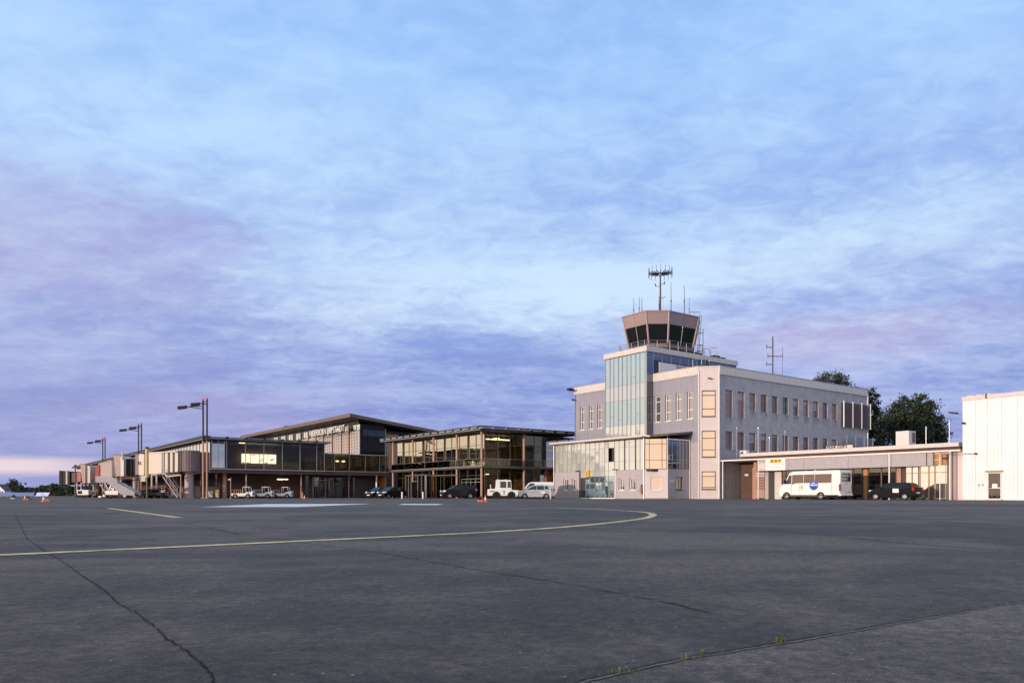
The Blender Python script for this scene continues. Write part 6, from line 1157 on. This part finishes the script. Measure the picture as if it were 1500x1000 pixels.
board(703.5, 46, .34, .36, 'orange_plastic', 'orange marker with black top next to a cone'); board(70, 47.5, .62, .16, 'orange_wall', 'low red board holding a cone', 'orange_wall'); board(40, 62, .5, .34, 'orange_wall', 'brown weight block beside a cone', 'brown_wall'); board(20, 78, .5, .42, 'ink_grey', 'grey and black block standing near the blue barrier')
def bollard(px, Y, h, label, m='white_paint'):
    t = root('bollard', label, 'bollard', pw(px, Y)); MB().cyl(0, 0, 0, h, .09, 10).build('shaft', m, t); MB().cyl(0, 0, h, h + .05, .1, 10, .05).build('cap', m, t)
bollard(589, 88, .75, 'white bollard left of the glass lobby'); bollard(619.5, 87, .75, 'white bollard in front of the glass lobby post'); bollard(806.5, 84, .95, 'white bollard beside the silver hatchback', 'chamfer_paint'); bollard(443, 92, .7, 'thin pale bollard under the gallery', 'salmon_post')
t = root('yellow_cabinet', 'small yellow cabinet standing under the gallery corner', 'cabinet', pw(318.5, 98)); b = MB(); b.box(-.2, .2, -.2, .2, .08, 1.1); b.build('case', 'post_yellow', t, bevel=.03); b = MB(); b.box(-.15, .15, -.215, -.202, .3, .95); b.build('door', 'post_yellow', t); b = MB(); b.box(-.24, .24, -.24, .24, 0, .08); b.build('plinth', 'black_metal', t)
t = root('box_trolley', 'low pale box trolley under the gallery corner', 'trolley', pw(308, 98)); b = MB(); b.box(-.45, .45, -.35, .35, .25, .95); b.build('box', 'bridge_pink', t, bevel=.03); b = MB(); b.box(-.5, .5, -.38, .38, .16, .25); b.build('deck', 'steel', t); 
for x in (-.35, .35):
    for y in (-.3, .3): b = MB(); b.tube((x, y - .03, .08), (x, y + .03, .08), .08, 10); b.build('castor', 'tyre', t)
t = root('gallery_lamp', 'small lamp on a thin post under the gallery', 'lamp', pw(338, 94.5)); MB().cyl(0, 0, 0, 2.6, .05, 8).build('post', 'salmon_post', t); b = MB(); b.box(-.32, .02, -.1, .1, 2.3, 2.42); b.build('head', 'sign_white', t, bevel=.02); MB().cyl(0, 0, 0, .06, .14, 8).build('foot', 'concrete', t)

# ------------------------------------------------------------------ trees
def tree(name, label, loc, h, trunk, lobes, n, size, seed, m='leaf', cat='tree', group='trees behind the buildings'):
    r = random.Random(seed); t = root(name, label, cat, loc, group=group); b = MB(); tr = h * .02 + .05
    b.tube((0, 0, 0), (0, 0, trunk), tr * 1.3, 8, tr)
    ends = []
    for c in lobes:
        p = Vector(c[:3]); k = Vector((p.x * .15, p.y * .15, trunk * r.uniform(.55, 1.))); mid = k.lerp(p, .55) + Vector((r.uniform(-.3, .3), r.uniform(-.3, .3), .2)); b.tube(k, mid, tr * .55, 6, tr * .35); b.tube(mid, p, tr * .35, 5, tr * .12)
        for j in range(5):
            e = p + Vector((r.gauss(0, 1), r.gauss(0, 1), r.gauss(0, .8))).normalized() * c[3] * r.uniform(.5, .95); b.tube(mid.lerp(p, r.uniform(.3, 1)), e, tr * .16, 4, tr * .05); ends.append((e, c[3]))
    b.build('trunk', 'bark', t); lv = []; fs = []
    tot = sum(c[3] ** 2 for c in lobes)
    for c in lobes:
        # clumps over the lobe's shell, leaves round every clump
        nc = max(6, int(26 * (c[3] / 2) ** 1.2)); 
        for k in range(nc):
            d = Vector((r.gauss(0, 1), r.gauss(0, 1), r.gauss(.15, .85))).normalized(); q = Vector(c[:3]) + d * c[3] * r.uniform(.55, 1.05); cr = c[3] * r.uniform(.16, .34)
            for _ in range(max(3, int(n * c[3] ** 2 / tot / nc))):
                o = Vector((r.gauss(0, 1), r.gauss(0, 1), r.gauss(0, .8))) * cr * .62; pos = q + o; a = Vector((r.gauss(0, 1), r.gauss(0, 1), r.gauss(0, 1))).normalized(); e = a.orthogonal().normalized(); f = a.cross(e); s = size * r.uniform(.6, 1.3); i = len(lv)
                lv += [pos - e * s, pos - f * s * .5, pos + e * s, pos + f * s * .5]; fs.append((i, i + 1, i + 2, i + 3))
    b = MB(); b.v = lv; b.f = fs; b.build('crown', m, t)
def lob(seed, n, rx, rz, zc, rl):
    r = random.Random(seed); return [(r.uniform(-1, 1) * rx, r.uniform(-1, 1) * rx, zc + r.uniform(-1, 1) * rz, rl * r.uniform(.7, 1.25)) for _ in range(n)]
tree('broadleaf_tree', 'round dark broadleaf tree standing alone behind the low building', pw(1337, 122), 17, 5.5, [(0, 0, 13.2, 3.3), (-2.6, 0, 11.6, 2.7), (2.6, .5, 11.8, 2.6), (-3.4, 0, 9.3, 2.2), (3.4, 0, 9.6, 2.4), (0, -1, 10.2, 3.0), (1.2, 0, 14.6, 1.9), (-1.3, 0, 14.4, 1.9), (.5, 1, 7.6, 2.5), (-2.4, 0, 7.2, 2.0), (2.8, 0, 7.3, 2.0)], 22000, .22, 5)
tree('broadleaf_tree', 'broad tree whose crown tops the far end of the office roof', pw(1217, 136), 22, 8, [(0, 0, 19.9, 2.8), (-2.6, 0, 19.4, 2.2), (-4.4, 0, 17.9, 2.0), (2.6, 0, 18.9, 2.4), (4.6, 0, 17.4, 2.2), (-.8, 1, 16, 3.2), (2, 0, 15, 3)], 14000, .21, 6)
tree('broadleaf_tree', 'tall tree beside the end wall of the office block', pw(1266, 130), 19.5, 7, [(0, 0, 17.2, 2.0), (.7, 0, 14.8, 2.3), (1.3, 0, 12.2, 2.4), (.9, 0, 9.4, 2.5), (-.8, 0, 15.5, 2.2), (-.6, 0, 11.5, 2.4), (1.6, 0, 7.4, 2.0)], 14000, .21, 7)
for px, Y, h, l, s in ((1294, 128, 8.0, 'low bushy tree between two taller trees', 11), (1312, 130, 8.6, 'low bush at the foot of the lone round tree', 12), (1378, 126, 8.3, 'low bush right of the lone round tree', 13), (1401, 124, 9.2, 'low bush beside the hangar edge', 14)):
    tree('bush', l, pw(px, Y), h, 2.5, [(0, 0, h - 1.4, 1.3), (-.9, 0, h - 2.3, 1.2), (1.0, 0, h - 2.5, 1.2), (0, 0, h - 3.6, 1.6)], 1800, .17, s, 'leaf', 'bush')
# the far edge of the field on the left
tree('broadleaf_tree', 'dark round tree above the blue barrier beside a white house', pw(20, 300), 7.5, 2, [(0, 0, 4.3, 2.3), (-1.9, 0, 3.2, 1.8), (2.0, 0, 3.1, 1.9), (.3, 0, 5.4, 1.3)], 3200, .26, 31, 'leaf_dark', group='far trees')
tree('broadleaf_tree', 'dark upright tree where the far hedge ends', pw(79, 290), 6, 1.6, [(0, 0, 3.5, 1.5), (-.5, 0, 2.2, 1.6), (.7, 0, 2.4, 1.5), (.2, 0, 4.2, .9)], 2200, .24, 32, 'leaf_dark', group='far trees')
def hedge(name, label, px0, px1, Y, h, n, size, seed, m):
    r = random.Random(seed); x0, x1 = pw(px0, Y).x, pw(px1, Y).x; lv = []; fs = []; ph = [r.uniform(0, 6) for _ in range(4)]
    for k in range(n):
        x = r.uniform(x0, x1); top = h * (.72 + .16 * math.sin(x * .11 + ph[0]) + .1 * math.sin(x * .37 + ph[1]) + .07 * math.sin(x * .9 + ph[2])); p = Vector((x, Y + r.uniform(-4, 4), top * r.uniform(.0, 1) ** .7)); a = Vector((r.gauss(0, 1), r.gauss(0, 1), r.gauss(0, 1))).normalized(); e = a.orthogonal().normalized(); f = a.cross(e); s = size * r.uniform(.6, 1.4); i = len(lv)
        lv += [p - e * s, p - f * s * .6, p + e * s, p + f * s * .6]; fs.append((i, i + 1, i + 2, i + 3))
    b = MB(); b.v = lv; b.f = fs; o = b.build(name, m); tag(o, label, 'hedge', kind='stuff')
hedge('far_hedge', 'long dark hedge and trees along the far edge of the field', -260, 150, 320, 5.0, 26000, .42, 5, 'leaf_dark'); hedge('far_wood', 'distant dark wood on the horizon behind the hedge', -900, 2400, 900, 13.5, 42000, 1.7, 6, 'leaf_dark')
t = root('white_house', 'small white gabled house behind the blue barrier', 'house', pw(4, 290)); b = MB(); b.box(-2.6, 2.0, -2, 2, 0, 2.2); b.prism([(-2.6, 2.2), (-.3, 4.4), (2.0, 2.2)], lambda x, z: Vector((x, -2, z)), lambda x, z: Vector((x, 2, z))); b.build('wall', 'white_paint', t)
for s in (-1, 1): b = MB(); b.hexa([Vector((-.3 + s * x, y, z + d)) for d in (0, .15) for x, y, z in ((-.05, -2.3, 4.45), (-.05, 2.3, 4.45), (2.6, 2.3, 2.0), (2.6, -2.3, 2.0))]); b.build('roof', 'roof_dark', t)
b = MB(); b.box(-1.2, .6, -2.03, -2.003, .9, 2.0); b.build('window', 'glass_blue', t); b = MB(); b.box(.9, 1.5, -2.03, -2.003, 0, 1.9); b.build('door', 'brown_slat', t)
t = root('blue_barrier', 'long blue panel barrier at the edge of the apron', 'barrier', pw(0, 215)); w = pw(50, 215).x - pw(0, 215).x
for k in range(-6, 5): F = Fac((k * w / 5, 0), (1, 0), (0, -1)); piece('panel', 'barrier_blue', t, F, .02, w / 5 - .02, .12, 1.15, -.06, 0)
for k in range(-6, 6): F = Fac((k * w / 5, 0), (1, 0), (0, -1)); piece('post', 'frame_alu', t, F, -.05, .05, 0, 1.2, -.09, -.062)
for px, l in ((56.5, 'white slanted blast panel next to the end of the blue barrier'), (66, 'white slanted blast panel standing apart from the barrier')):
    t = root('blast_panel', l, 'panel', pw(px, 214)); b = MB(); b.hexa([Vector((x, y, z)) for d in (0, .08) for x, y, z in ((-.95, d, .1), (.75, d, .1), (1.05, d + .5, 1.15), (-.7, d + .5, 1.15))]); b.build('sheet', 'badge_pale', t); b = MB(); b.tube((-.6, .5, .0), (-.5, .45, 1.0), .05, 6); b.tube((.6, .5, .0), (.8, .5, 1.0), .05, 6); b.build('legs', 'frame_alu', t)
t = root('obstacle_mast', 'thin mast with a dark drum above the far hedge', 'mast', pw(37.3, 330)); MB().cyl(0, 0, 0, 5.4, .12, 6).build('shaft', 'frame_alu', t); MB().cyl(0, 0, 4.9, 5.8, .42, 8).build('drum', 'black_metal', t)
